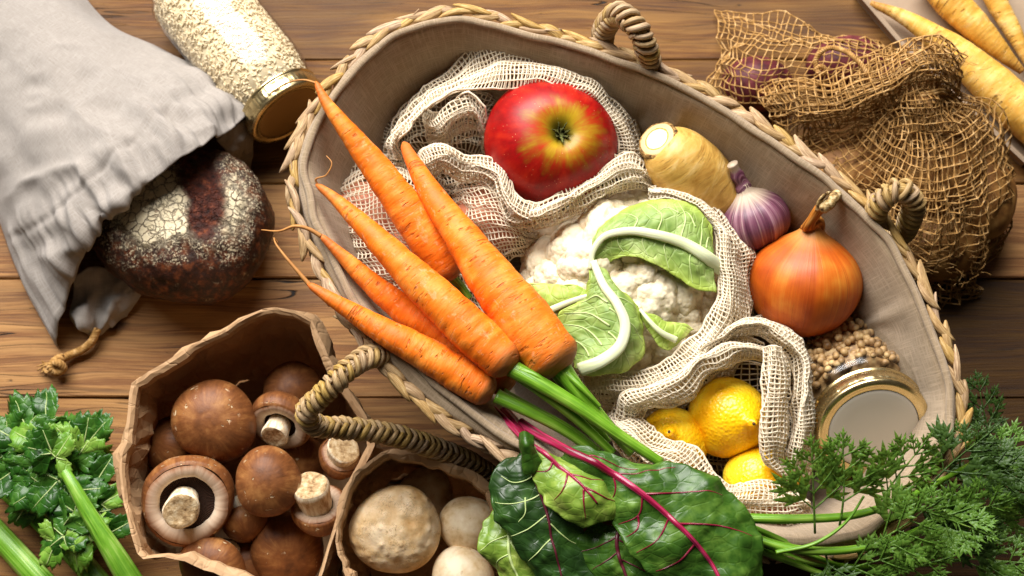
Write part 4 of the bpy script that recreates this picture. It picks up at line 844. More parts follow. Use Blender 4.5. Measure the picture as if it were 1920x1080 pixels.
net(nC, [[(1203,800,17.2),(1214,774,18.2),(1255,766,18.7),(1295,748,19),(1325,712,19),(1365,692,19),(1405,682,18.8),(1434,688,18.2)], [(1186,798,18),(1198,765,19.1),(1244,750,19.6),(1290,731,19.8),(1325,696,19.8),(1368,676,19.8),(1410,668,19.6),(1438,676,18.8)], [(1170,792,18),(1182,753,19.4),(1233,733,20.2),(1285,710,20.4),(1325,675,20.5),(1370,655,20.5),(1415,650,20),(1440,660,19.2)], [(1150,775,16.5),(1163,738,17.5),(1224,710,18.2),(1280,687,18.5),(1325,653,18.8),(1365,633,18.8),(1410,628,18.4),(1437,638,17.5)]], amp=.14, seed=8, layers=2, hem=('in', .10), folds=(.08, 1.3))
net(nC, [[(1300,702,17),(1345,652,18.2),(1390,630,18.6),(1430,637,18.6),(1463,662,18.6),(1483,700,18.6),(1488,760,18.4),(1486,820,18.1),(1468,870,17.5)], [(1285,690,18.4),(1340,635,19.8),(1390,612,20.3),(1440,615,20.4),(1483,645,20.4),(1506,695,20.1),(1510,760,19.8),(1508,825,19.3),(1490,880,18.4)], [(1275,684,16),(1335,624,17.2),(1390,603,17.8),(1445,604,17.8),(1495,634,17.8),(1520,690,17.4),(1527,760,17),(1527,830,16.5),(1510,895,15.8)], [(1270,682,13),(1330,620,13),(1392,598,13.5),(1450,600,13.5),(1503,630,13.5),(1530,688,13),(1537,760,13),(1537,832,13),(1520,900,13)]], amp=.14, seed=9, layers=2, hem=('in', .10), folds=(.10, 1.4))
net(nC, [[(1430,655,19.6),(1424,710,19.8),(1419,770,19.7),(1416,820,19.3),(1430,862,18.6),(1462,892,18)], [(1441,650,20.8),(1438,710,20.8),(1434,770,20.6),(1431,820,20.2),(1442,860,19.3),(1472,893,18.4)], [(1453,652,21),(1454,710,20.8),(1452,770,20.6),(1449,820,20.2),(1456,858,19.3),(1482,894,18.4)], [(1468,664,19),(1478,710,18.9),(1478,770,18.6),(1471,820,18.1),(1476,860,17.6),(1500,902,17)]], amp=.16, seed=10, layers=2, hem=('in', .10))
net(nC, [[(1202,788,17.5),(1230,806,18.3),(1265,824,18.6),(1305,840,18.6),(1332,877,18.6),(1362,902,18.6),(1410,904,18.4),(1460,908,18),(1500,918,17.5)], [(1180,786,18.6),(1212,812,19.4),(1252,836,19.8),(1297,854,19.9),(1326,890,19.9),(1358,916,19.8),(1410,920,19.5),(1465,922,19),(1505,930,18)], [(1162,783,18.4),(1190,816,19.6),(1236,848,20.2),(1287,870,20.4),(1316,906,20.3),(1353,934,20.1),(1410,940,19.8),(1470,938,19.2),(1512,942,18.2)], [(1148,780,17),(1163,822,18.2),(1213,868,18.7),(1273,898,19),(1308,938,19),(1350,968,18.7),(1410,982,18.4),(1475,976,18.2),(1525,972,17)], [(1138,790,15),(1152,836,16.2),(1203,888,16.7),(1263,924,17.2),(1298,964,17.2),(1345,998,17.2),(1410,1012,17.2),(1480,1006,17),(1560,990,16.5)]], amp=.16, seed=11, layers=2, hem=('in', .10))
net(nC, [[(1210,740,12),(1300,740,12),(1400,740,12),(1480,760,12)], [(1210,830,11),(1300,840,11),(1400,840,11),(1490,850,11)], [(1230,900,12.5),(1310,910,12.5),(1400,930,13),(1500,930,13)]], amp=.2, seed=12)

net(nC, [[(1290,720,15),(1350,690,15.5),(1420,680,15.5),(1480,690,15)], [(1290,760,13),(1350,735,13.5),(1430,730,14),(1480,740,14.5)], [(1400,800,13),(1430,790,13.5),(1460,790,14),(1490,800,14)], [(1410,870,14),(1440,865,14.5),(1465,865,15),(1490,870,14.5)]], amp=.3, seed=16, folds=(.25, 1.6))
# ---------------------------------------------------------------- jar of dried beans, leaning in the basket
def jar(label, lid_c, ax, R, LID, H, lid_mat, lid_label, group):
    B_ = basis(ax); base = lid_c - ax * H
    o = root('glass_jar', label, 'jar', lid_c - ax * H * .5 - [0, 0, R], group)
    gp = spl(np.array([(.05, 0.12), (R * .5, .08), (R * .85, 0), (R * .97, .35), (R, 1.0), (R, H * .35), (R, H * .68), (R * .98, H * .76), (R * .93, H * .82), (LID * .965, H * .87), (LID * .95, H - .1)]), 60)
    part(o, 'glass_body', lathe(gp, 64, base, ax, capped=False), M['glass'])
    def ribs(r, z, a, t): return r * (1 + .010 * (np.sin(a * 90) > 0) * ((z > -1.25) & (z < -.35)) * (r > LID * .97)), z
    bp = np.array([(LID * .80, .02), (LID * .86, .02), (LID * .875, .09), (LID * .93, .10), (LID * .985, .02), (LID, -.12), (LID, -.32), (LID, -.36), (LID * 1.005, -.4), (LID * 1.005, -1.2), (LID, -1.25), (LID * 1.0, -1.3), (LID * 1.025, -1.4), (LID * 1.03, -1.5), (LID * 1.0, -1.62), (LID * .95, -1.64)])
    band = part(o, 'screw_band', lathe(bp, 180, lid_c, ax, ribs, capped=False), M['gold'])
    part(o, 'lid_disc', lathe(spl(np.array([(.02, .05), (LID * .4, .05), (LID * .70, .045), (LID * .76, .03), (LID * .79, -.02), (LID * .83, 0.0)]), 24), 64, lid_c, ax), M[lid_mat], label=lid_label)
    return o, base, gp
lc = PX([(1638, 804, 18.0)])[0]; lax = img(.06, -.46, .89)
bj, bbase, bgp = jar('jar of dried beans with a grey lid leaning under the onion', lc, lax, 4.7, 4.0, 10.5, 'lid_grey', 'plain grey lid disc', 'glass jars')
BB = basis(lax); sh = []
u1, f1 = ICO[2]
rg = np.random.RandomState(5)
for i in range(680):
    z = rg.uniform(.3, 7.7); a = rg.uniform(0, 2 * PI); r = (4.25 if i % 4 else 3.8) - rg.uniform(0, .15)
    c_ = np.array([r * math.cos(a), r * math.sin(a), z]); s = rg.uniform(.27, .36)
    sh.append(dict(v=((u1 * [s, s * .9, s * .85]) @ np.linalg.qr(rg.normal(size=(3, 3)))[0] + c_) @ BB.T + bbase, f=f1, q=u1, t=u1[:, 0] * 0 + rg.rand()))
sh.append(lathe([(.05, .2), (3.5, .2), (3.85, .6), (3.85, 7.3), (.05, 7.4)], 32, bbase, lax))
solo('dried_beans', join(sh), M['bean'], 'pale dried beans filling the leaning jar in the basket', 'beans', kind='stuff')
# ---------------------------------------------------------------- chard leaves over the near rim
def chard(label, guides, mat, mid, mid_r, veins, vmat, seed, crinkle=.22, stalk=None, ew=.45):
    crinkle *= 1.25; zm = np.mean([p[2] for g_ in guides for p in g_])
    guides = [[(x, y, zm + .62 * (z - zm)) for x, y, z in g_] for g_ in guides]
    b = PX([guides[len(guides) // 2][len(guides[len(guides) // 2]) // 2]])[0]
    o = root('chard_leaf', label, 'chard leaf', b - [0, 0, 1.5], 'chard leaves over the basket rim')
    bl, P = leaf(o, 'leaf_blade', guides, mat, 48, 72, crinkle, .55, seed, ew, thick=.06)
    if mid:
        pth = on(P, mid, .06) if stalk is None else np.concatenate([PX(stalk), on(P, mid, .06)])
        pth = even(pth, 80); part(o, 'midrib', tube(pth, np.linspace(mid_r[0], mid_r[1], 80), 12, flat=.75, normal=TO), M[mid_r[2]])
    for v_ in veins: vein(bl, P, v_, .085 if vmat == 'magenta' else .06, .02, vmat, .03)
    return P
chard('pale yellow green chard leaf under the dark one, low at the left', [[(925,955,20),(902,992,19.6),(900,1030,19.4),(920,1065,19.2),(945,1100,19)], [(955,965,20.4),(945,1000,20.4),(945,1040,20.2),(960,1075,20),(975,1105,19.6)], [(1000,1000,20.4),(1000,1030,20.4),(1005,1055,20.2),(1015,1080,20),(1025,1105,19.6)]], 'chard_pale', [(.05,.5),(.5,.52),(1,.5)], (.14, .05, 'vein_pale'), [[(.25,.5),(.4,.2),(.5,.03)], [(.5,.5),(.65,.2),(.78,.05)], [(.3,.5),(.5,.8),(.6,.97)]], 'vein_pale', 31, .28)
chard('crumpled mid green chard leaf at the bottom centre', [[(1110,972,21.4),(1085,1005,21),(1086,1045,20.8),(1110,1080,20.6),(1130,1110,20.4)], [(1150,985,22),(1140,1015,22.2),(1142,1050,22),(1155,1085,21.6),(1165,1110,21)], [(1195,985,22.2),(1195,1020,22.4),(1200,1055,22.2),(1205,1085,21.8),(1210,1110,21.4)], [(1235,1005,21.8),(1245,1035,21.8),(1250,1060,21.6),(1255,1085,21.4),(1260,1110,21)]], 'chard_mid', [(0,.42),(.5,.45),(1,.5)], (.15, .08, 'vein_dark'), [[(.15,.43),(.35,.2),(.45,.03)], [(.4,.44),(.6,.2),(.7,.05)], [(.2,.43),(.4,.75),(.5,.97)], [(.5,.45),(.7,.75),(.8,.95)]], 'vein_dark', 32, .3)
chard('dark blue green glossy chard leaf on the left above the mushrooms', [[(985,853,20.6),(948,862,20.6),(926,895,20.6),(920,935,20.6),(934,975,20.6),(962,1015,20.4),(990,1060,20.2),(1015,1105,20)], [(988,852,21),(966,876,21.6),(955,910,21.8),(956,945,21.8),(970,985,21.7),(992,1025,21.4),(1012,1065,21),(1035,1105,20.8)], [(992,853,21),(990,890,21.8),(990,925,22),(994,960,22),(1005,1000,21.9),(1020,1035,21.6),(1038,1070,21.2),(1055,1105,21)], [(998,856,20.8),(1018,895,21.5),(1035,930,21.8),(1048,965,21.8),(1056,1005,21.6),(1066,1040,21.4),(1078,1075,21),(1090,1105,20.8)], [(1006,862,20.4),(1040,895,20.8),(1065,930,21),(1085,970,21),(1098,1005,20.8),(1106,1040,20.6),(1115,1075,20.4),(1125,1105,20.2)]], 'chard_dark', [(.08,.55),(.4,.62),(.7,.6),(1,.5)], (.13, .05, 'vein_dark'), [[(.15,.56),(.22,.35),(.22,.1)], [(.3,.6),(.36,.35),(.40,.06)], [(.45,.62),(.55,.35),(.62,.08)], [(.62,.61),(.72,.35),(.8,.1)], [(.3,.6),(.45,.8),(.5,.95)], [(.5,.61),(.65,.8),(.7,.95)], [(.32,.42),(.42,.4),(.5,.28)]], 'vein_pale', 33, .26)
K1 = chard('largest chard leaf with a long magenta midrib and dark green right half', [[(1055,838,21.2),(1110,850,21.8),(1185,864,22.6),(1268,868,23.2),(1345,898,23.6),(1400,950,23.4),(1428,1015,22.8),(1432,1065,22.2),(1425,1110,21.6)], [(1056,840,21.8),(1115,858,22.6),(1180,884,23.4),(1250,905,24.2),(1310,940,24.6),(1355,985,24.6),(1382,1035,24),(1392,1075,23.4),(1392,1110,22.8)], [(1058,842,22),(1115,868,23),(1170,900,23.7),(1220,935,24.1),(1265,975,24.2),(1305,1015,24),(1335,1055,23.6),(1352,1085,23.2),(1362,1110,22.8)], [(1058,848,21.8),(1100,885,22.6),(1145,922,23.2),(1185,960,23.6),(1220,1000,23.7),(1250,1035,23.5),(1275,1065,23),(1295,1090,22.6),(1310,1112,22.2)], [(1058,856,21.2),(1082,905,21.7),(1118,948,22.2),(1150,990,22.5),(1180,1030,22.5),(1205,1060,22.3),(1228,1085,22),(1245,1102,21.8),(1255,1115,21.4)]], 'chard_mid', [(.02,.5),(.3,.5),(.6,.5),(1,.5)], (.34, .11, 'magenta'),
    [[(.2,.5),(.3,.3),(.42,.06)], [(.42,.5),(.52,.28),(.62,.08)], [(.62,.5),(.72,.28),(.8,.08)], [(.1,.5),(.16,.3),(.3,.16)], [(.25,.5),(.34,.72),(.36,.96)], [(.42,.5),(.5,.72),(.5,.95)], [(.58,.5),(.66,.75),(.68,.95)], [(.74,.5),(.8,.72),(.82,.93)], [(.5,.72),(.56,.8),(.58,.95)]], 'magenta', 34, .26, stalk=[(975,792,19.6),(1015,818,20.8)], ew=.35)
K2 = chard('light yellow green chard leaf with pink veins in front of the magenta stalks', [[(985,825,21.2),(985,862,21.6),(1002,905,22),(1030,945,22.4),(1060,972,22.4),(1090,986,22)], [(1000,835,21.8),(1018,872,22.6),(1042,910,23.2),(1068,942,23.4),(1092,964,23.2),(1110,982,22.6)], [(1015,842,22),(1050,872,23),(1082,906,23.6),(1106,936,23.8),(1122,958,23.4),(1132,978,22.8)], [(1040,850,21.8),(1080,874,22.8),(1115,902,23.4),(1140,930,23.4),(1152,952,23),(1150,974,22.4)], [(1055,855,21.4),(1096,872,22.2),(1135,896,22.8),(1158,925,22.8),(1166,952,22.4),(1160,972,22)]], 'chard_pale', [(.05,.5),(.4,.55),(.78,.6)], (.30, .06, 'magenta'), [[(.2,.5),(.3,.3),(.3,.1)], [(.4,.53),(.55,.35),(.62,.15)], [(.4,.55),(.5,.8),(.55,.95)], [(.6,.58),(.75,.75),(.82,.9)], [(.62,.56),(.8,.4),(.9,.3)]], 'magenta', 35, .24, stalk=[(925,768,18.5),(960,800,20.4),(985,828,21.4)])
o = root('chard_leaf', 'narrow curled green chard leaf tip standing at the magenta stalk', 'chard leaf', PX([(985, 840, 20)])[0], 'chard leaves over the basket rim')
leaf(o, 'leaf_blade', [[(972,812,22.6),(972,830,22.8),(978,860,22.6),(985,890,22)], [(984,808,23),(986,828,23.4),(992,855,23.2),(1000,885,22.4)], [(998,818,22.4),(1002,835,22.8),(1008,852,22.6),(1016,872,22)]], 'chard_mid', 20, 36, .12, .9, 36, .25)
part(o, 'midrib', tube(even(spl(PX([(945,770,18),(975,810,20),(990,850,21.4)]), 40), 30), .42, 10, flat=.8), M['magenta'])

# ---------------------------------------------------------------- carrot greens on the right
greens = root('carrot_greens', 'feathery green carrot tops trailing over the right end of the basket', 'carrot greens', PX([(1650, 980, 8)])[0])
def gstem(pts, r0, r1, mat='stem'):
    p = even(spl(PX(pts), 80), 70); part(greens, 'stem', tube(p, np.linspace(r0, r1, 70), 8), M[mat]); return p
def frond(base, d, nrm, Ln, mat, rg, dense=6):
    d = d / np.linalg.norm(d); nrm = nrm - d * np.dot(nrm, d); nrm /= np.linalg.norm(nrm); sd = np.cross(nrm, d)
    V, F, Q, T = [], [], [], []
    def lance(b, dr, n_, ln, wd):
        dr = dr / np.linalg.norm(dr); s = np.cross(n_, dr); s /= np.linalg.norm(s); k = len(V)
        for (x, y, z) in ((0, -.25, 0), (0, .25, 0), (.32, -.5, -.01), (.34, 0, .05), (.32, .5, -.01), (.68, -.30, -.04), (.70, 0, .02), (.68, .30, -.04), (1, 0, -.12)):
            V.append(b + dr * ln * x + s * wd * y + n_ * ln * z); Q.append((x * ln, y * wd, 0)); T.append(x)
        F.extend([(k, k+2, k+3), (k, k+3, k+1), (k+1, k+3, k+4), (k+2, k+5, k+6, k+3), (k+3, k+6, k+7, k+4), (k+5, k+8, k+6), (k+6, k+8, k+7)])
    def lobe(b, dr, n_, ln):
        dr = dr / np.linalg.norm(dr); s = np.cross(n_, dr); s /= np.linalg.norm(s)
        lance(b, dr, n_, ln, ln * .27)
        for sg in (-1, 1): lance(b + dr * ln * rg.uniform(.22, .36), dr * .80 + s * sg * .6 + n_ * rg.uniform(-.1, .15), n_, ln * rg.uniform(.40, .55), ln * .17)
    def pinna(b, dr, n_, ln, lv):
        dr = dr / np.linalg.norm(dr); s = np.cross(n_, dr); s /= np.linalg.norm(s)
        sh = tube(np.array([b, b + dr * ln * .5 + n_ * ln * .04, b + dr * ln * .85]), np.array([.06, .06, .03]) * (1.2 if lv else 1), 4, cap=False)
        k = len(V); V.extend(sh['v']); F.extend([tuple(i + k for i in f) for f in sh['f']]); Q.extend(sh['q']); T.extend(sh['t'])
        for t in (.30, .58):
            for sg in (-1, 1):
                a = rg.uniform(.55, .85); l2 = ln * (.60 - .30 * t) * rg.uniform(.85, 1.2)
                lobe(b + dr * ln * (t + rg.uniform(-.05, .05)), dr * math.cos(a) + s * sg * math.sin(a) + n_ * rg.uniform(-.15, .25), n_, l2)
        lobe(b + dr * ln * .66, dr, n_, ln * .48)
    bend = rg.uniform(-.25, .25)
    for t in np.linspace(.28, .80, dense - 2):
        for sg in (-1, 1):
            a = rg.uniform(.65, .95); ln = Ln * (.56 * (1 - t) + .18) * rg.uniform(.85, 1.15)
            n2 = nrm + sd * sg * rg.uniform(-.1, .4) + d * rg.uniform(-.2, .2); n2 /= np.linalg.norm(n2)
            pinna(base + d * Ln * t + sd * bend * Ln * t * t, d * math.cos(a) + sd * sg * math.sin(a) + nrm * rg.uniform(-.1, .2), n2, ln, 0)
    pinna(base + d * Ln * .8 + sd * bend * Ln * .64, d + sd * bend, nrm, Ln * .3, 1)
    ts = np.linspace(0, .85, 8); sh = tube(base + d * (Ln * ts)[:, None] + sd * (bend * Ln * ts ** 2)[:, None], np.linspace(.09, .04, 8), 5)
    k = len(V); V.extend(sh['v']); F.extend([tuple(i + k for i in f) for f in sh['f']]); Q.extend(sh['q']); T.extend(sh['t'])
    part(greens, 'frond', dict(v=np.array(V), f=F, q=np.array(Q), t=np.array(T)), M[mat])
rg = np.random.RandomState(3)
gs = [gstem([(1395,972,22.4),(1500,973,22.6),(1600,966,22.3),(1700,934,21.6),(1780,892,20),(1835,862,18)], .36, .16),
      gstem([(1400,1005,21.6),(1480,1028,21.8),(1580,1032,21.6),(1670,1014,21.2),(1740,985,20),(1790,945,17)], .36, .16),
      gstem([(1400,985,21.4),(1460,1010,21.2),(1520,1040,20.8),(1620,1075,20)], .24, .12),
      gstem([(1420,1030,21),(1500,1060,20.6),(1600,1100,20)], .28, .16),
      gstem([(1415,1010,20.8),(1500,1050,20.4),(1600,1062,20),(1720,1060,18.5),(1800,1050,16)], .24, .12),
      gstem([(1455,1036,22),(1530,1018,22.4),(1590,975,23),(1620,930,23.4)], .16, .08)]
def fr(px, ang, lpx, mat='fern', up=.25, dense=6):
    b = PX([px])[0]; a = math.radians(ang); d = img(math.cos(a), math.sin(a), up)
    frond(b, d, img(rg.uniform(-.3, .3), rg.uniform(-.3, .3), 1), lpx * .047, mat, rg, dense)
# (x, y, height), direction in degrees, length
for a in [((1528,1000,22.6), 95, 130), ((1574,985,22.6), 82, 125), ((1640,955,22), 62, 120), ((1740,915,20.6), 55, 120), ((1800,880,19.2), 95, 70), ((1835,862,18), 25, 85), ((1790,890,19.4), 5, 110), ((1700,935,21), -30, 120), ((1610,1030,21.4), 25, 130), ((1730,990,20), 30, 120), ((1780,950,17.6), 20, 120), ((1720,1060,18.4), 40, 130), ((1760,1055,17.2), 15, 120), ((1560,1075,20.4), 20, 110), ((1600,1090,20), 10, 130), ((1500,1045,20.4), -50, 90), ((1545,1030,21.4), -75, 80)]:
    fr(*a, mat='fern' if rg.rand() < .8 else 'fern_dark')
for k in range(13):                                                                          # the dark tangle low on the table
    x, y = rg.uniform(1690, 1870), rg.uniform(830, 1090)
    if x + (y - 830) * .1 < 1720: continue
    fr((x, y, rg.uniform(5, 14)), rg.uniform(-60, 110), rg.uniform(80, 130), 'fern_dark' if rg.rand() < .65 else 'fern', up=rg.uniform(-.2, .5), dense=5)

# ---------------------------------------------------------------- mushrooms and their paper bags
def mushroom(px, ax, R, label, group, cap='brown_cap', view='cap', stem_r=.36, stem_l=.8, flat=.78, seed=0, closed=False):
    c = PX([px])[0]; ax = ax / np.linalg.norm(ax)
    o = root('mushroom', label, 'mushroom', c - [0, 0, R], group)
    ph = np.linspace(.001, 1, 40)
    pts = [(R * math.sin(p * 1.75) if p * 1.75 < PI / 2 else R * (1 - .10 * ((p * 1.75 - PI / 2) / .18) ** 2 * .3), R * flat * math.cos(p * 1.75)) for p in ph]
    edge = pts[-1]; lip = [(edge[0] * .97, edge[1] - R * .10), (edge[0] * .90, edge[1] - R * .15)]
    prof = spl(np.array(pts + lip), 54)
    def md(r, z, a, t):
        w_ = .035 * np.cos(2 * a + seed) + .02 * np.cos(3 * a + seed * 2.3) + .025 * vn(np.stack([np.cos(a) * 2 + seed, np.sin(a) * 2, t * 3], -1), seed)
        w_ = w_ * np.clip(t * 2.6, 0, 1) ** 2 
        return r * (1 + w_), z * (1 + .5 * w_)
    part(o, 'cap', lathe(prof, 56, c, ax, md, capped=False), M[cap])
    x0, z0 = lip[-1]
    in_r = .52 if closed else .60
    vp = spl(np.array([(x0 * 1.0, z0), (x0 * .90, z0 - R * .035), (x0 * .78, z0 - R * .02), (R * in_r, z0 + R * .05), (R * (in_r - .02), z0 + R * .14)]), 16)[::-1]
    part(o, 'veil_rim', lathe(vp, 56, c, ax, lambda r, z, a, t: (r * (1 + .02 * np.cos(2 * a + seed) + .03 * vn(np.stack([np.cos(a) * 4, np.sin(a) * 4, t * 0 + seed], -1), seed)), z), capped=False), M['veil'])
    part(o, 'gills', lathe([(.02, z0 + R * .22), (R * .3, z0 + R * .22), (R * (in_r + .05), z0 + R * .16)], 48, c, ax, capped=False), M['gill'])
    sp = spl(np.array([(R * stem_r * .9, z0 + R * .25), (R * stem_r * .92, z0), (R * stem_r * 1.0, z0 - R * stem_l * .5), (R * stem_r * 1.04, z0 - R * stem_l * .92), (R * stem_r * .98, z0 - R * stem_l)]), 20)
    off = basis(ax)[:, 0] * R * .045 * (seed % 3)
    part(o, 'stem', lathe(sp, 32, c + off, ax, lambda r, z, a, t: (r * (1 + .05 * np.cos(2 * a + seed) + .02 * np.cos(5 * a)), z), capped=False), M['mush_stem'])
    part(o, 'cut_end', lathe(spl(np.array([(.01, z0 - R * stem_l * .985), (R * stem_r * .5, z0 - R * stem_l), (R * stem_r * .93, z0 - R * stem_l * 1.005), (R * stem_r * 1.0, z0 - R * stem_l * .98)]), 12), 32, c + off, ax, lambda r, z, a, t: (r * (1 + .05 * np.cos(2 * a + seed) + .02 * np.cos(5 * a)), z + .04 * vn(np.stack([np.cos(a) * r * 2, np.sin(a) * r * 2, r * 0], -1), seed)), capped=False), M['mush_cut'])
GB = 'brown mushrooms in the large paper bag'; GW = 'white mushrooms in the small paper bag'
mushroom((402,790,10.4), img(.02, .08, 1), 3.15, 'largest smooth brown mushroom cap at the top of the paper bag', GB, seed=1)
mushroom((352,938,10.6), img(.03, .02, -1) * 1.0 + img(-.15, .12, 0) * .25, 3.45, 'brown mushroom turned stem up with a dark gap round its stem', GB, seed=2, stem_r=.37, stem_l=.46)
mushroom((503,903,10.9), img(-.05, .12, 1), 2.55, 'smaller oval brown mushroom cap in the middle of the bag', GB, seed=3, flat=.9)
mushroom((528,790,9.4), img(.12, .55, -.75), 2.45, 'brown mushroom showing its pale torn underside below the basket handle', GB, seed=4, stem_r=.40, stem_l=.45, closed=True)
mushroom((600,955,9.4), img(.10, -.62, -.52), 2.2, 'brown mushroom on its side with a cut cream stem, against the right paper wall', GB, seed=5, stem_r=.62, stem_l=.95, closed=True)
mushroom((318,835,7.6), img(-.6, .3, .6), 2.3, 'brown mushroom half hidden behind the largest cap by the left paper wall', GB, seed=6)
mushroom((462,978,7.6), img(.3, -.7, .5), 1.9, 'small brown mushroom wedged low under the oval cap', GB, seed=7)
mushroom((398,1062,8.8), img(-.2, -.3, .9), 2.5, 'brown mushroom cut by the bottom edge, below the upturned one', GB, seed=8)
mushroom((540,1030,6.4), img(.2, -.2, .9), 2.9, 'brown mushroom deep in shade at the bottom right of the bag', GB, seed=9)
mushroom((637,858,8.4), img(-.3, -.5, -.6), 1.7, 'pale mushroom stem end below the straw handle at the paper edge', GB, seed=10, stem_r=.72, stem_l=.6, closed=True)
mushroom((548,732,7.2), img(.1, .3, .9), 2.3, 'brown mushroom in deep shadow at the back of the large bag', GB, seed=11)
mushroom((560,868,5.6), img(.3, -.2, .9), 2.2, 'brown mushroom in the dark gap right of the oval cap', GB, seed=16)
mushroom((455,1060,5.2), img(-.3, .2, .9), 2.3, 'brown mushroom in the dark between the bottom cap and the shaded one', GB, seed=17)
mushroom((400,870,5.4), img(-.2, -.2, .9), 2.4, 'brown mushroom in the dark beneath the upturned one and the largest cap', GB, seed=18)
mushroom((742,993,10.8), img(-.10, .08, 1), 3.3, 'largest pale mushroom with a cracked scaly cap in the small bag', GW, 'white_scaly', seed=12, flat=.72)
mushroom((880,985,9.6), img(.1, .2, 1), 2.25, 'smooth white mushroom with a brown blemish beside the chard', GW, 'white_cap', seed=13, flat=.9)
mushroom((868,1082,10.2), img(0, .1, 1), 2.3, 'cream white mushroom cut off by the bottom edge', GW, 'white_cap', seed=14, flat=.9)
mushroom((800,930,7.0), img(.1, .3, 1), 2.2, 'white mushroom in shade behind the scaly one', GW, 'white_cap', seed=15)
def paper_bag(label, rim_px, shrink, seed, amp, n=84, m=11):
    rp_ = PX(rim_px); R_ = even(np.concatenate([rp_, rp_[:1]]), n + 1)[:-1]; c = R_.mean(0)
    rg_ = np.random.RandomState(seed)
    F_ = c + (R_ - c) * shrink; F_[:, 2] = .15
    o = root('paper_bag', label, 'paper bag', (c[0], c[1], 0), 'brown paper bags of mushrooms')
    dirs = R_ - c; dirs[:, 2] = 0; dirs /= np.linalg.norm(dirs, axis=1, keepdims=True)
    R_ = R_ + dirs * (.05 * rg_.uniform(-1, 1, (n, 1)) + np.repeat(rg_.uniform(-.16, .16, n // 6 + 1), 6)[:n, None]) + np.array([0, 0, 1.]) * np.repeat(rg_.uniform(-.15, .15, n // 6 + 1), 6)[:n, None]
    tt = np.array([0, .05, .11, .18, .28, .4, .52, .65, .78, .9, 1.])[:, None, None]
    P = R_[None] * (1 - tt) + F_[None] * tt
    d = 1.4 * amp * (fbm(P * .22, 2, seed) + .5 * rg_.uniform(-.6, .6, P.shape[:2])) * np.where(tt[..., 0] < .02, 0, 1)
    P = P + dirs[None] * d[..., None]
    def tri(P_, k):
        f = []
        for a_, b_, c_, d_ in grid_faces(k, n, False, True).tolist():
            f += [(a_, b_, c_), (a_, c_, d_)] if rg_.rand() < .5 else [(a_, b_, d_), (b_, c_, d_)]
        s_ = surf(P_); s_['f'] = f; return s_
    w_ = part(o, 'paper_wall', tri(P, m), M['kraft'], smooth=False); solidify(w_, .04)
    wid = np.clip(.60 + np.repeat(rg_.uniform(-.3, .35, n // 7 + 1), 7)[:n] + rg_.uniform(-.05, .05, n), .2, 1.1)[:, None]
    Z = np.array([0, 0, 1.])
    bt = np.stack([R_ + Z * .06, R_ - dirs * (.4 * wid) + Z * rg_.uniform(-.02, .06, (n, 1)), R_ - dirs * (.85 * wid) - Z * rg_.uniform(.15, .3, (n, 1)), R_ - dirs * (.95 * wid) - Z * rg_.uniform(.9, 1.1, (n, 1))])
    b_ = part(o, 'folded_edge', tri(bt, 4), M['kraft'], smooth=False); solidify(b_, .03)
    fl_ = np.concatenate([F_, [F_.mean(0)]]); part(o, 'bag_floor', dict(v=fl_, f=[(i, (i + 1) % n, n) for i in range(n)], q=fl_, t=np.zeros(n + 1)), M['kraft'])
paper_bag('large crumpled brown paper bag holding the brown mushrooms', [(243,716,14),(290,685,14),(350,650,14),(410,622,14),(455,598,14),(500,578,14.2),(545,582,14.2),(583,600,14),(602,640,14),(622,680,13.8),(655,730,13.4),(690,790,13),(700,830,12.8),(682,880,12.6),(655,930,12.6),(632,990,12.6),(612,1050,12.8),(598,1100,13),(500,1108,13),(420,1085,13.2),(345,1050,13.6),(300,1044,13.8),(262,1050,13.8),(246,1000,14),(234,940,14),(226,880,14),(232,800,14)], .90, 41, .55)
paper_bag('small brown paper bag holding the white mushrooms', [(662,888,13.2),(695,862,13.4),(730,840,13.6),(770,840,13.6),(815,850,13.4),(860,870,13),(900,892,12.6),(935,920,12.4),(960,980,12.4),(965,1060,12.4),(940,1150,12.4),(820,1190,12.6),(700,1170,12.8),(655,1120,13),(642,1060,13),(632,1010,13),(640,950,13)], .88, 43, .35)

# ---------------------------------------------------------------- bread in its linen bag
bc = PX([(342, 418, 4.4)])[0]
u, f = ICO[5]; u2 = u.copy()
Lb = np.sign(u) * np.abs(u) ** .85 * np.array([7.3, 6.5, 4.3])
ca, sa = math.cos(-.25), math.sin(-.25)
Lr = np.stack([Lb[:, 0] * ca - Lb[:, 1] * sa, Lb[:, 0] * sa + Lb[:, 1] * ca, Lb[:, 2]], 1)
Wb = Lr + bc; pxy = px_of(Wb)
def seg_d(p, a, b):
    a, b = np.array(a, float), np.array(b, float); t = np.clip(((p - a) @ (b - a)) / ((b - a) @ (b - a)), 0, 1); return np.linalg.norm(p - a - t[:, None] * (b - a), axis=1)
gd = np.minimum(seg_d(pxy, (362, 270), (372, 330)), seg_d(pxy, (372, 330), (388, 410))) + 10 * fbm(Lr * .8, 2, 4)
gash = np.clip((40 - gd) / 12, 0, 1) * (Lr[:, 2] > 0)
d = .035 * fbm(Lr * .35, 3, 1) + .016 * fbm(Lr * 1.6, 3, 2) + .03 * np.exp(-((gd - 44) / 12) ** 2) * (Lr[:, 2] > 0) - gash * .05 + gash * .03 * fbm(Lr * 1.8, 3, 8)
Lr = Lr * (1 + d)[:, None]
flour = np.exp(-(((pxy[:, 0] - 290) / 100) ** 2 + ((pxy[:, 1] - 385) / 85) ** 2)) * 1.15 + .55 * np.exp(-(((pxy[:, 0] - 440) / 50) ** 2 + ((pxy[:, 1] - 390) / 90) ** 2))
flour = flour * (Lr[:, 2] > -.5)
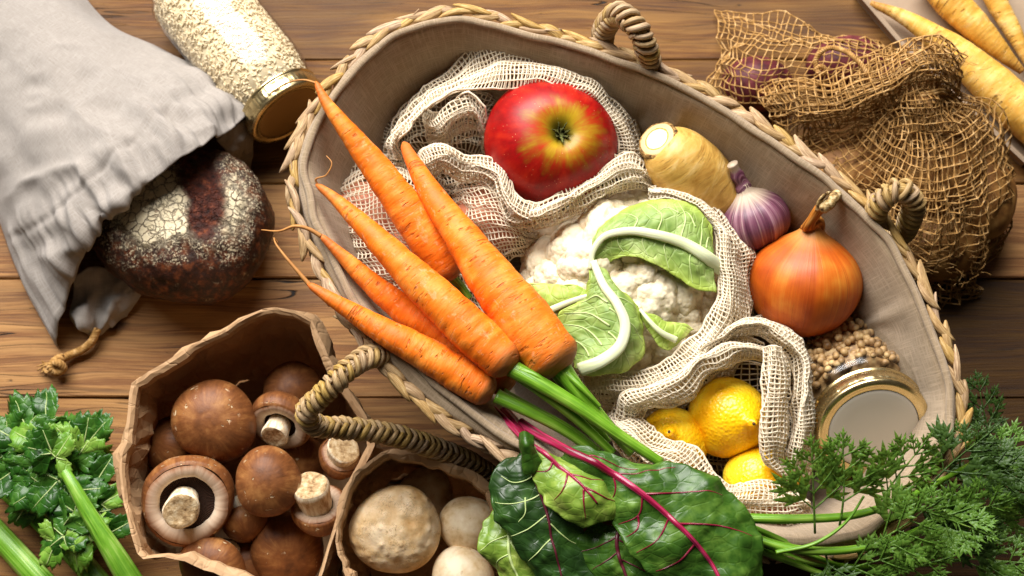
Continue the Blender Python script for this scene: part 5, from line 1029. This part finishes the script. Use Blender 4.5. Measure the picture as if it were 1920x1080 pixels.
solo('bread_loaf', dict(v=Lr + bc, f=f, q=Lr, t=(u[:, 2] + 1) / 2, attrs={'flour': flour, 'gash': gash}), M['bread'], 'dark crusty loaf dusted with cracked flour, half out of the linen bag', 'bread')
linen = root('linen_bag', 'pale grey linen drawstring bag pulled over the bread', 'cloth bag', PX([(230, 300, 0)])[0])
P = loft([[(-330,190,.4),(-220,60,3),(-80,-70,4),(20,-130,3),(70,-150,.4)],
    [(-60,300,.4),(0,215,5),(80,110,6.5),(160,50,5.4),(212,50,.5)],
    [(-10,390,.4),(40,350,5.5),(130,250,8.6),(225,160,8),(285,98,4.6),(312,97,.5)],
    [(5,430,.4),(50,410,5.5),(145,335,9.8),(245,238,10.4),(335,160,8.2),(395,146,4.5),(412,158,.6)],
    [(30,500,.4),(72,470,4.8),(145,400,9.4),(230,318,11),(325,243,10.8),(405,200,8),(445,193,4),(458,204,.8)],
    [(60,565,.4),(92,540,3.8),(140,460,7.5),(215,385,10.6),(290,318,11),(360,268,10.4),(425,228,7.6),(462,206,4),(470,225,.9)],
    [(108,652,.4),(116,595,2.8),(145,505,5.4),(185,434,8.6),(250,365,10.4),(322,312,10.8),(377,277,10.2),(432,243,7.6),(467,216,4.2),(473,238,1)]], 110, 170)
N = grid_normals(P); ii = np.linspace(0, 1, 110)[:, None]; jj = np.linspace(0, 1, 170)[None, :]
gath = np.exp(-((ii - .93) / .12) ** 2); mid_ = np.sin(PI * jj) ** .5
uu = np.stack([jj * 34 + ii * 2, ii * 5 + 0 * jj, 0 * ii * jj], -1)
P = P + N * (gath * mid_ * .95 * fbm(uu, 2, 3) + .40 * (1 - 2 * np.abs(fbm(P * np.array([.22, .34, .2]), 2, 4))) * mid_ * np.clip(ii * 1.6, .25, 1) + .35 * np.exp(-((ii - .62) / .3) ** 2) * mid_ * vn(P * .28, 6))[..., None]
P = P + N * (-.22 * np.exp(-((ii - .84) / .012) ** 2) * mid_)[..., None]
o = part(linen, 'bag_cloth', surf(P), M['bag_linen']); solidify(o, .1)
def cloth_patch(name, guides, m, n_, amp, seed, fr_=.6):
    P_ = loft(guides, m, n_); N_ = grid_normals(P_)
    P_ = P_ + N_ * (amp * fbm(P_ * fr_, 3, seed))[..., None]
    o_ = part(linen, name, surf(P_), M['bag_linen']); solidify(o_, .1)
cloth_patch('lower_flap', [[(138,520,2.6),(170,500,2.6),(215,505,1.6),(262,535,.9)], [(136,560,2),(175,545,2.2),(225,545,1.6),(266,548,.7)], [(135,600,1.2),(160,590,2.4),(178,600,1.4),(205,580,2.2),(228,582,1.2),(255,566,.6)], [(140,612,.6),(160,612,1.9),(180,622,1.0),(205,602,1.8),(222,598,.8),(240,585,.4)], [(150,622,.2),(185,632,.4),(212,612,.4),(238,592,.2)]], 44, 60, .38, 15, .5)
cloth_patch('lower_flap', [[(466,214,4.4),(474,250,3.4),(474,290,1.8),(468,322,.4)], [(440,235,6),(452,262,4.4),(456,292,2.2),(455,318,.4)], [(405,262,6.5),(425,285,4.6),(435,305,2.4),(440,322,.4)]], 30, 40, .22, 7, .8)
def rope(parent, pts, r, name, mat, turns=1.6):
    c = even(spl(PX(pts), 120), 90); Tn = np.gradient(c, axis=0); Tn /= np.linalg.norm(Tn, axis=1, keepdims=True)
    x = np.array([.1, .2, 1.]); X = []
    for t_ in Tn: x = x - t_ * np.dot(x, t_); x /= np.linalg.norm(x); X.append(x)
    X = np.array(X); Y = np.cross(Tn, X); s_ = np.linspace(0, length(c) * turns * 2 * PI / 1.0, 90)
    h = part(parent, name, tube(c, r * .5, 6), M[mat])
    for k in range(3):
        a = s_ + k * 2 * PI / 3; part(h, 'cord_strand', tube(c + r * .52 * (np.cos(a)[:, None] * X + np.sin(a)[:, None] * Y), r * .55, 6), M[mat])
    return h
cord = rope(linen, [(182,618,1.2),(172,640,1),(155,655,.8),(130,666,.7),(110,678,.7)], .34, 'drawstring', 'jute')
rope(linen, [(118,670,1.2),(104,676,1.4),(96,690,1.3),(106,698,1),(118,690,1.1),(108,680,1.6),(98,684,.9)], .36, 'cord_knot', 'jute')
for k in range(9):
    rr = random.Random(k); part(cord, 'frayed_end', tube(spl(PX([(98, 690, .8), (88, 688 + rr.uniform(-10, 12), .7), (72 + rr.uniform(-4, 8), 690 + rr.uniform(-16, 16), .4)]), 10), np.linspace(.12, .05, 10), 5), M['jute'])

# ---------------------------------------------------------------- rice jar lying on the table
rlc = PX([(541, 212, 4.25)])[0]; rax = np.array([.60, -.78, .10]); rax /= np.linalg.norm(rax)
rj, rbase, rgp = jar('jar of white rice with a gold lid lying on its side', rlc, rax, 4.1, 3.65, 15.5, 'lid_tan', 'golden tan lid disc', 'glass jars')
RB = basis(rax); rg = np.random.RandomState(8); gu, gf = ICO[1]; sh = []
for i in range(5600):
    z = rg.uniform(.4, 13.9); a = rg.uniform(0, 2 * PI)
    rmax = 3.9 if z < 10.6 else 3.9 - (z - 10.6) * .16
    r = rmax - rg.uniform(0, .22); p_ = rg.uniform(0, 2 * PI)
    tz = np.array([0, 0, 1.]); ta = np.array([-math.sin(a), math.cos(a), 0]); nr = np.array([math.cos(a), math.sin(a), 0])
    dd = tz * math.cos(p_) + ta * math.sin(p_) + nr * rg.uniform(-.3, .3); dd /= np.linalg.norm(dd)
    e1 = np.cross(dd, nr); e1 /= np.linalg.norm(e1); e2 = np.cross(dd, e1)
    sh.append(dict(v=(np.outer(gu[:, 2] * .26, dd) + np.outer(gu[:, 0] * .08, e1) + np.outer(gu[:, 1] * .075, e2) + nr * r + tz * z) @ RB.T + rbase, f=gf, q=gu, t=gu[:, 0] * 0))
sh.append(lathe([(.05, .3), (3.5, .35), (3.75, .8), (3.75, 10.6), (3.3, 13.8), (.05, 14)], 48, rbase, rax))
solo('rice', join(sh), M['rice'], 'white rice grains filling the jar that lies on its side', 'rice', kind='stuff')

# ---------------------------------------------------------------- jute net sack with potatoes
for px, rs, mt, sd, lb in [((1418,158,2.7), (3.1,2.4,2.6), 'red_potato', 1, 'red potato at the left end of the jute net'), ((1590,122,3.0), (3.6,2.4,2.8), 'red_potato', 2, 'red potato under the drawstring loop of the jute net'), ((1655,145,2.6), (2.4,2.0,2.3), 'red_potato', 3, 'red potato at the right of the loop, next to the card tray'),
        ((1600,330,4.0), (5,4,3.8), 'brown_potato', 4, 'brown potato under the jute folds nearest the basket rim'), ((1745,330,4.4), (4.4,4.2,4.2), 'brown_potato', 5, 'brown potato in the middle of the jute sack below its knot'), ((1830,370,3.6), (3.2,4.0,3.4), 'brown_potato', 6, 'brown potato at the right edge of the jute sack'), ((1745,460,3.2), (4.0,3.2,3.0), 'brown_potato', 7, 'brown potato at the bottom of the jute sack by the small handle')]:
    solo('potato', blob(PX([px])[0], *rs, 4, .05, .2, sd), M[mt], lb, 'potato')
sack = root('jute_net_sack', 'coarse brown jute net sack tied at the top, full of potatoes', 'net sack', PX([(1700, 300, 0)])[0])
jn = dict(mat='jute', name='jute_netting')
net(sack, [[(1338,16,.8),(1400,22,2.0),(1460,28,2.4),(1500,42,3.4),(1560,60,4.6),(1620,70,4.6),(1690,98,3.2)], [(1346,58,1.4),(1400,72,4),(1450,88,6),(1500,92,6.6),(1560,92,8.0),(1620,100,8.0),(1695,138,6.4)], [(1338,118,1.4),(1390,130,6.8),(1432,142,7.4),(1480,140,6.4),(1560,140,8.2),(1620,152,7.6),(1705,170,6.6)], [(1312,170,.5),(1370,188,4.2),(1420,195,5.4),(1470,200,5),(1560,210,6),(1640,215,6),(1725,216,6)]], cell=.66, th=.17, amp=.3, seed=51, **jn)
net(sack, [[(1430,165,6),(1480,143,8.2),(1540,142,9.4),(1600,126,10.2),(1660,100,11),(1710,76,11.5),(1760,72,11),(1802,110,9.5)], [(1424,185,7.5),(1480,168,9.8),(1540,172,10.9),(1600,152,11.6),(1660,128,12.6),(1715,98,13.4),(1768,98,13),(1806,130,11.4)], [(1432,215,7.4),(1495,208,9.9),(1555,198,11),(1618,178,12),(1678,155,12.8),(1726,128,13.6),(1775,126,13.2),(1802,155,11)], [(1450,240,6.4),(1512,236,8.4),(1575,220,9),(1630,200,9.6),(1685,180,10),(1730,165,10.4),(1768,160,10.4),(1790,175,9.4)], [(1470,262,4.5),(1530,258,6),(1590,240,6.6),(1640,215,7.4),(1690,195,8),(1730,188,8.4),(1762,184,8.4),(1775,186,8.2)]], cell=.56, th=.165, amp=.42, seed=52, layers=3, gap=.55, folds=(.22, 1.7), **jn)
net(sack, [[(1690,185,9.2),(1600,230,8.4),(1520,258,6.5),(1470,285,3.5),(1440,300,.5)], [(1702,192,9.4),(1640,250,9),(1580,300,7.8),(1530,340,5.5),(1500,370,1)], [(1712,198,9.6),(1680,280,9.8),(1640,360,8.6),(1610,420,5.5),(1590,460,1)], [(1722,202,9.6),(1715,290,10),(1690,390,9.2),(1665,460,6),(1650,510,.8)], [(1736,202,9.6),(1750,290,10.4),(1745,390,9.6),(1725,480,6.2),(1712,545,.6)], [(1750,196,9.6),(1795,280,10.2),(1805,385,9.2),(1790,480,5.6),(1772,556,.6)], [(1764,186,9.6),(1830,240,9.2),(1862,335,8.2),(1852,440,5.2),(1822,528,.6)], [(1774,176,9.6),(1850,192,8),(1886,265,6.4),(1897,345,3.8),(1886,430,.5)]], cell=.66, th=.17, amp=.7, seed=53, layers=3, gap=.7, folds=(.3, 3.4), **jn)
net(sack, [[(1770,535,2.2),(1800,528,2),(1828,530,1.2)], [(1760,552,1.5),(1800,548,1.6),(1838,545,.6)], [(1765,562,.3),(1800,568,.3),(1830,560,.2)]], cell=.56, th=.165, amp=.3, seed=54, layers=2, **jn)
net(sack, [[(1670,170,9.5),(1705,150,12.6),(1745,140,13),(1785,150,11.5),(1800,175,9)], [(1668,195,9.8),(1700,180,11.8),(1740,175,12),(1780,180,11),(1805,200,8.6)], [(1672,222,9.4),(1705,215,11.2),(1740,212,11.4),(1778,214,10.8),(1810,228,8.4)], [(1680,250,9.2),(1710,248,10.6),(1742,246,10.8),(1778,246,10.6),(1815,256,8.4)]], cell=.5, th=.165, amp=.55, seed=55, layers=2, gap=.5, folds=(.35, 1.5), **jn)
rope(sack, [(1640,190,9.5),(1632,150,11),(1612,118,11.4),(1580,94,10.8),(1548,92,9.8),(1530,112,9),(1532,134,8.6)], .22, 'drawstring', 'jute')
rope(sack, [(1528,132,8.6),(1540,124,9.2),(1548,132,9),(1540,140,8.8),(1532,134,9.3)], .2, 'cord_knot', 'jute')
for k in range(2):
    y = 180 + k * 5; part(sack, 'tie_cord', tube(spl(PX([(1688, y + 6, 9.4), (1705, y - 4, 11), (1735, y - 6, 11.6), (1765, y - 12, 11), (1778, y - 6, 9.4)]), 30), .13, 6), M['jute'])
fb = []; rg = np.random.RandomState(9)
for k in range(700):
    x, y = rg.uniform(1420, 1890), rg.uniform(90, 540)
    if y < 330 - (x - 1420) * .55 or x > 1890 - abs(y - 330) * .25 or y > 290 + (x - 1440) * .9: continue
    z = 9.5 - abs(x - 1700) * .012 - abs(y - 220) * .012 + rg.uniform(0, 1.6); b_ = PX([(x, y, max(.6, z))])[0]
    d1 = rg.normal(size=3) * [1, 1, .4]; d1 /= np.linalg.norm(d1); d2 = rg.normal(size=3) * .5
    fb.append(tube(spl(np.array([b_, b_ + d1 * .4, b_ + d1 * .8 + d2 * .3]), 5), np.full(5, .022), 3, cap=False))
fo = part(sack, 'loose_fibres', join(fb), M['jute']); fo['kind'] = 'stuff'

# ---------------------------------------------------------------- parsnips on a card tray, top right
tray = root('card_tray', 'flat grey card tray under the long parsnips', 'tray', PX([(1850, 120, 0)])[0])
cor = PX([(1600, -8, .1), (1690, 98, .1), (1915, 312, .1), (2100, 230, .1), (1960, -140, .1), (1700, -120, .1)]); c0 = cor.mean(0)
def slab(poly, z0, z1):
    k = len(poly); v = np.concatenate([poly * [1, 1, 0] + [0, 0, z0], poly * [1, 1, 0] + [0, 0, z1]])
    return dict(v=v, f=[tuple(range(k))[::-1], tuple(range(k, 2 * k))] + [(i, (i + 1) % k, (i + 1) % k + k, i + k) for i in range(k)], q=v, t=np.zeros(2 * k))
part(tray, 'tray_base', slab(cor, .05, .3), M['card'], smooth=False)
for i in (0, 1, 2):
    a, b = cor[i], cor[i + 1]; d = (b - a) / np.linalg.norm(b - a); nn = np.array([-d[1], d[0], 0]); nn = nn if np.dot(c0 - a, nn) > 0 else -nn
    pr_ = [(0, .1), (-.35, 1.5), (-.15, 1.62), (.05, 1.5), (.35, .3)]
    V = np.array([[p0 + nn * x + [0, 0, z] for x, z in pr_] for p0 in (a, a * .66 + b * .34, a * .33 + b * .67, b)]); part(tray, 'tray_lip', surf(V), M['card'], smooth=False)
def long_parsnip(pts, rad, label):
    W = PX(pts); p = even(spl(W, 120), 100); rr = np.interp(np.linspace(0, 1, 100), np.linspace(0, 1, len(rad)), rad)
    for _ in range(5): rr[1:-1] = (rr[:-2] + rr[1:-1] + rr[2:]) / 3
    s = tube(p, rr, 32); ts = np.linspace(0, 1, 100)[:, None]; a = np.linspace(0, 2 * PI, 32, endpoint=False)[None]
    d_ = .04 * fbm(np.stack([ts * 22 + 0 * a, np.cos(a) + 0 * ts, np.sin(a) + 0 * ts + pts[0][0]], -1), 3, 3); s['v'] = (s['V'] + (s['V'] - p[:, None]) * d_[..., None]).reshape(-1, 3)
    s['t'] = s['t'] * .88 + .02
    solo('parsnip', s, M['parsnip'], label, 'parsnip', 'long parsnips on the tray')
long_parsnip([(1632,6,1.6),(1690,30,1.9),(1760,75,2.3),(1830,130,2.5),(1900,195,2.6),(1990,270,2.6)], [.25,.75,1.35,1.75,1.95,2.0], 'longest parsnip, lying nearest the jute sack with its tip at the tray edge')
long_parsnip([(1916,134,1.6),(1880,100,2.2),(1830,50,2.6),(1780,0,2.6),(1740,-50,2.6)], [.3,.85,1.3,1.45,1.4], 'middle parsnip on the tray, tip pointing to the right edge')
long_parsnip([(1928,122,1.4),(1905,70,1.8),(1872,10,2),(1840,-60,2)], [.3,.75,.95,1.0], 'thin parsnip nearest the upper right corner of the tray')

# ---------------------------------------------------------------- celery, lower left
cel = root('celery', 'bunch of leafy green celery stalks at the lower left', 'celery', PX([(120, 960, 0)])[0])
def stalk(pts, r, name='stalk'):
    p = even(spl(PX(pts), 60), 50); s = tube(p, np.interp(np.linspace(0, 1, 50), np.linspace(0, 1, len(r)), r), 26, flat=.7, normal=[0, 0, 1])
    a = np.linspace(0, 2 * PI, 26, endpoint=False); rid = 1 + .06 * np.cos(9 * a); s['v'] = (p[:, None] + (s['V'] - p[:, None]) * rid[None, :, None]).reshape(-1, 3)
    part(cel, name, s, M['celery'])
stalk([(258,1110,4.2),(215,1040,4.9),(165,960,5.6),(128,895,5.8),(98,850,5.0),(85,815,4.6)], [.95,.85,.66,.5,.36,.22])
stalk([(200,1110,1.8),(150,1050,1.9),(70,970,1.7),(-10,900,1.5)], [.9,.85,.75,.7])
stalk([(105,1120,1.4),(50,1060,1.5),(0,1005,1.5),(-60,940,1.4)], [1.0,.95,.9,.85])
stalk([(178,920,3.2),(163,870,3.9),(155,840,4.2)], [.35,.3,.22]); stalk([(130,870,3.6),(105,820,4.2),(88,792,4.4)], [.5,.4,.28]); stalk([(112,960,3),(98,930,3.6),(90,905,4)], [.4,.3,.2])
stalk([(90,850,3.8),(50,830,4.2),(15,812,4.2)], [.35,.28,.2]); stalk([(200,1010,3.2),(190,960,3.8),(180,935,4)], [.35,.28,.2]); stalk([(180,1030,3.2),(150,1010,3.8),(120,1000,4)], [.3,.25,.2])
def cel_leaf(px, angd, size, mat, seed, tilt=(0, 0)):
    rg_ = np.random.RandomState(seed); nr, na = 9, 84
    a = np.linspace(-2.5, 2.5, na); lob = .34 + .66 * np.abs(np.cos(a * 1.42)) ** 1.1; teeth = 1 + .26 * (((a * 3.4 + seed * .37) % 1) * .8 - .4) * np.where(a > 0, -1, 1) + .03 * rg_.normal(size=na)
    R_ = size * lob * teeth * (1 - .22 * np.abs(a) / 2.5)
    rr = np.linspace(.03, 1, nr)[:, None] * R_[None]
    X = rr * np.cos(a); Y = rr * np.sin(a)
    rn = rr / size
    Z = size * (-.26 * rn ** 2 * rg_.uniform(.2, 1.4) + .12 * rn * np.cos(a * 3.7 + seed) + .10 * rn * vn(np.stack([X * 1.1, Y * 1.1, 0 * X + seed], -1), seed)) + .10 * np.abs(np.sin(a * 3.6)) * rn * size * .5
    d = img(math.cos(math.radians(angd)), math.sin(math.radians(angd)), rg_.uniform(-.2, .3)); nn = img(tilt[0] + rg_.uniform(-.35, .35), tilt[1] + rg_.uniform(-.35, .35), 1)
    nn = nn - d * np.dot(nn, d); nn /= np.linalg.norm(nn); s_ = np.cross(nn, d)
    P_ = PX([px])[0] + X[..., None] * d + Y[..., None] * s_ + Z[..., None] * nn
    sh_ = dict(v=P_.reshape(-1, 3), f=[tuple(x) for x in grid_faces(nr, na).tolist()], q=np.stack([X, Y, Z], -1).reshape(-1, 3), t=np.repeat(np.linspace(0, 1, nr), na), attrs={'edge': np.zeros(nr * na)})
    o_ = part(cel, 'leaf', sh_, M[mat]); solidify(o_, .03)
    for b_ in (-1.25, 0, 1.25):
        k = int((b_ + 2.5) / 5 * (na - 1)); pth = P_[:, k] + nn * .03; part(o_, 'vein', tube(pth[:8], np.linspace(.06, .02, 8), 5), M['vein_pale'])
for i, (px, a_, s_, m_) in enumerate([((98,850,6.2), 110, 1.7, 'd'), ((105,858,6.1), 60, 1.5, 'p'), ((98,848,6.1), 170, 1.6, 'd'), ((88,792,5), 100, 1.9, 'd'), ((40,830,4.8), 150, 2.4, 'd'), ((50,800,5), 120, 2.0, 'd'), ((15,815,4.6), 170, 2.0, 'd'), ((45,850,5), 200, 2.4, 'd'), ((70,880,5), 190, 2.3, 'd'), ((30,880,4.4), 215, 2.3, 'd'), ((80,835,5.4), 160, 2.0, 'p'), ((155,845,4.8), 80, 2.2, 'd'), ((150,850,5), 130, 2.0, 'p'), ((165,830,4.8), 50, 2.0, 'd'), ((125,850,4.8), 95, 2.1, 'd'), ((180,905,4.4), 60, 1.6, 'd'), ((110,900,5), 230, 2.2, 'd'), ((80,910,4.6), 215, 2.0, 'd'), ((140,920,4.6), 10, 1.8, 'd'), ((60,930,4), 240, 2.0, 'd'), ((190,945,4.4), 30, 1.6, 'p'), ((185,960,4.2), -60, 1.9, 'd'), ((120,985,4.6), 120, 1.8, 'd'), ((150,1000,4.6), -100, 2.2, 'p'), ((120,1005,4.6), 220, 1.7, 'd'), ((105,1015,4.4), 250, 1.6, 'p'), ((165,995,4.8), 0, 1.6, 'p'), ((205,1000,4.2), 30, 1.5, 'd'), ((140,960,4.8), 150, 1.7, 'd'), ((15,850,4.6), 140, 2.0, 'd'), ((100,870,5.2), 60, 1.7, 'd')]):
    cel_leaf(px, a_, s_ * 1.45, 'celery_leaf' if m_ == 'd' else 'celery_pale', i + 1)
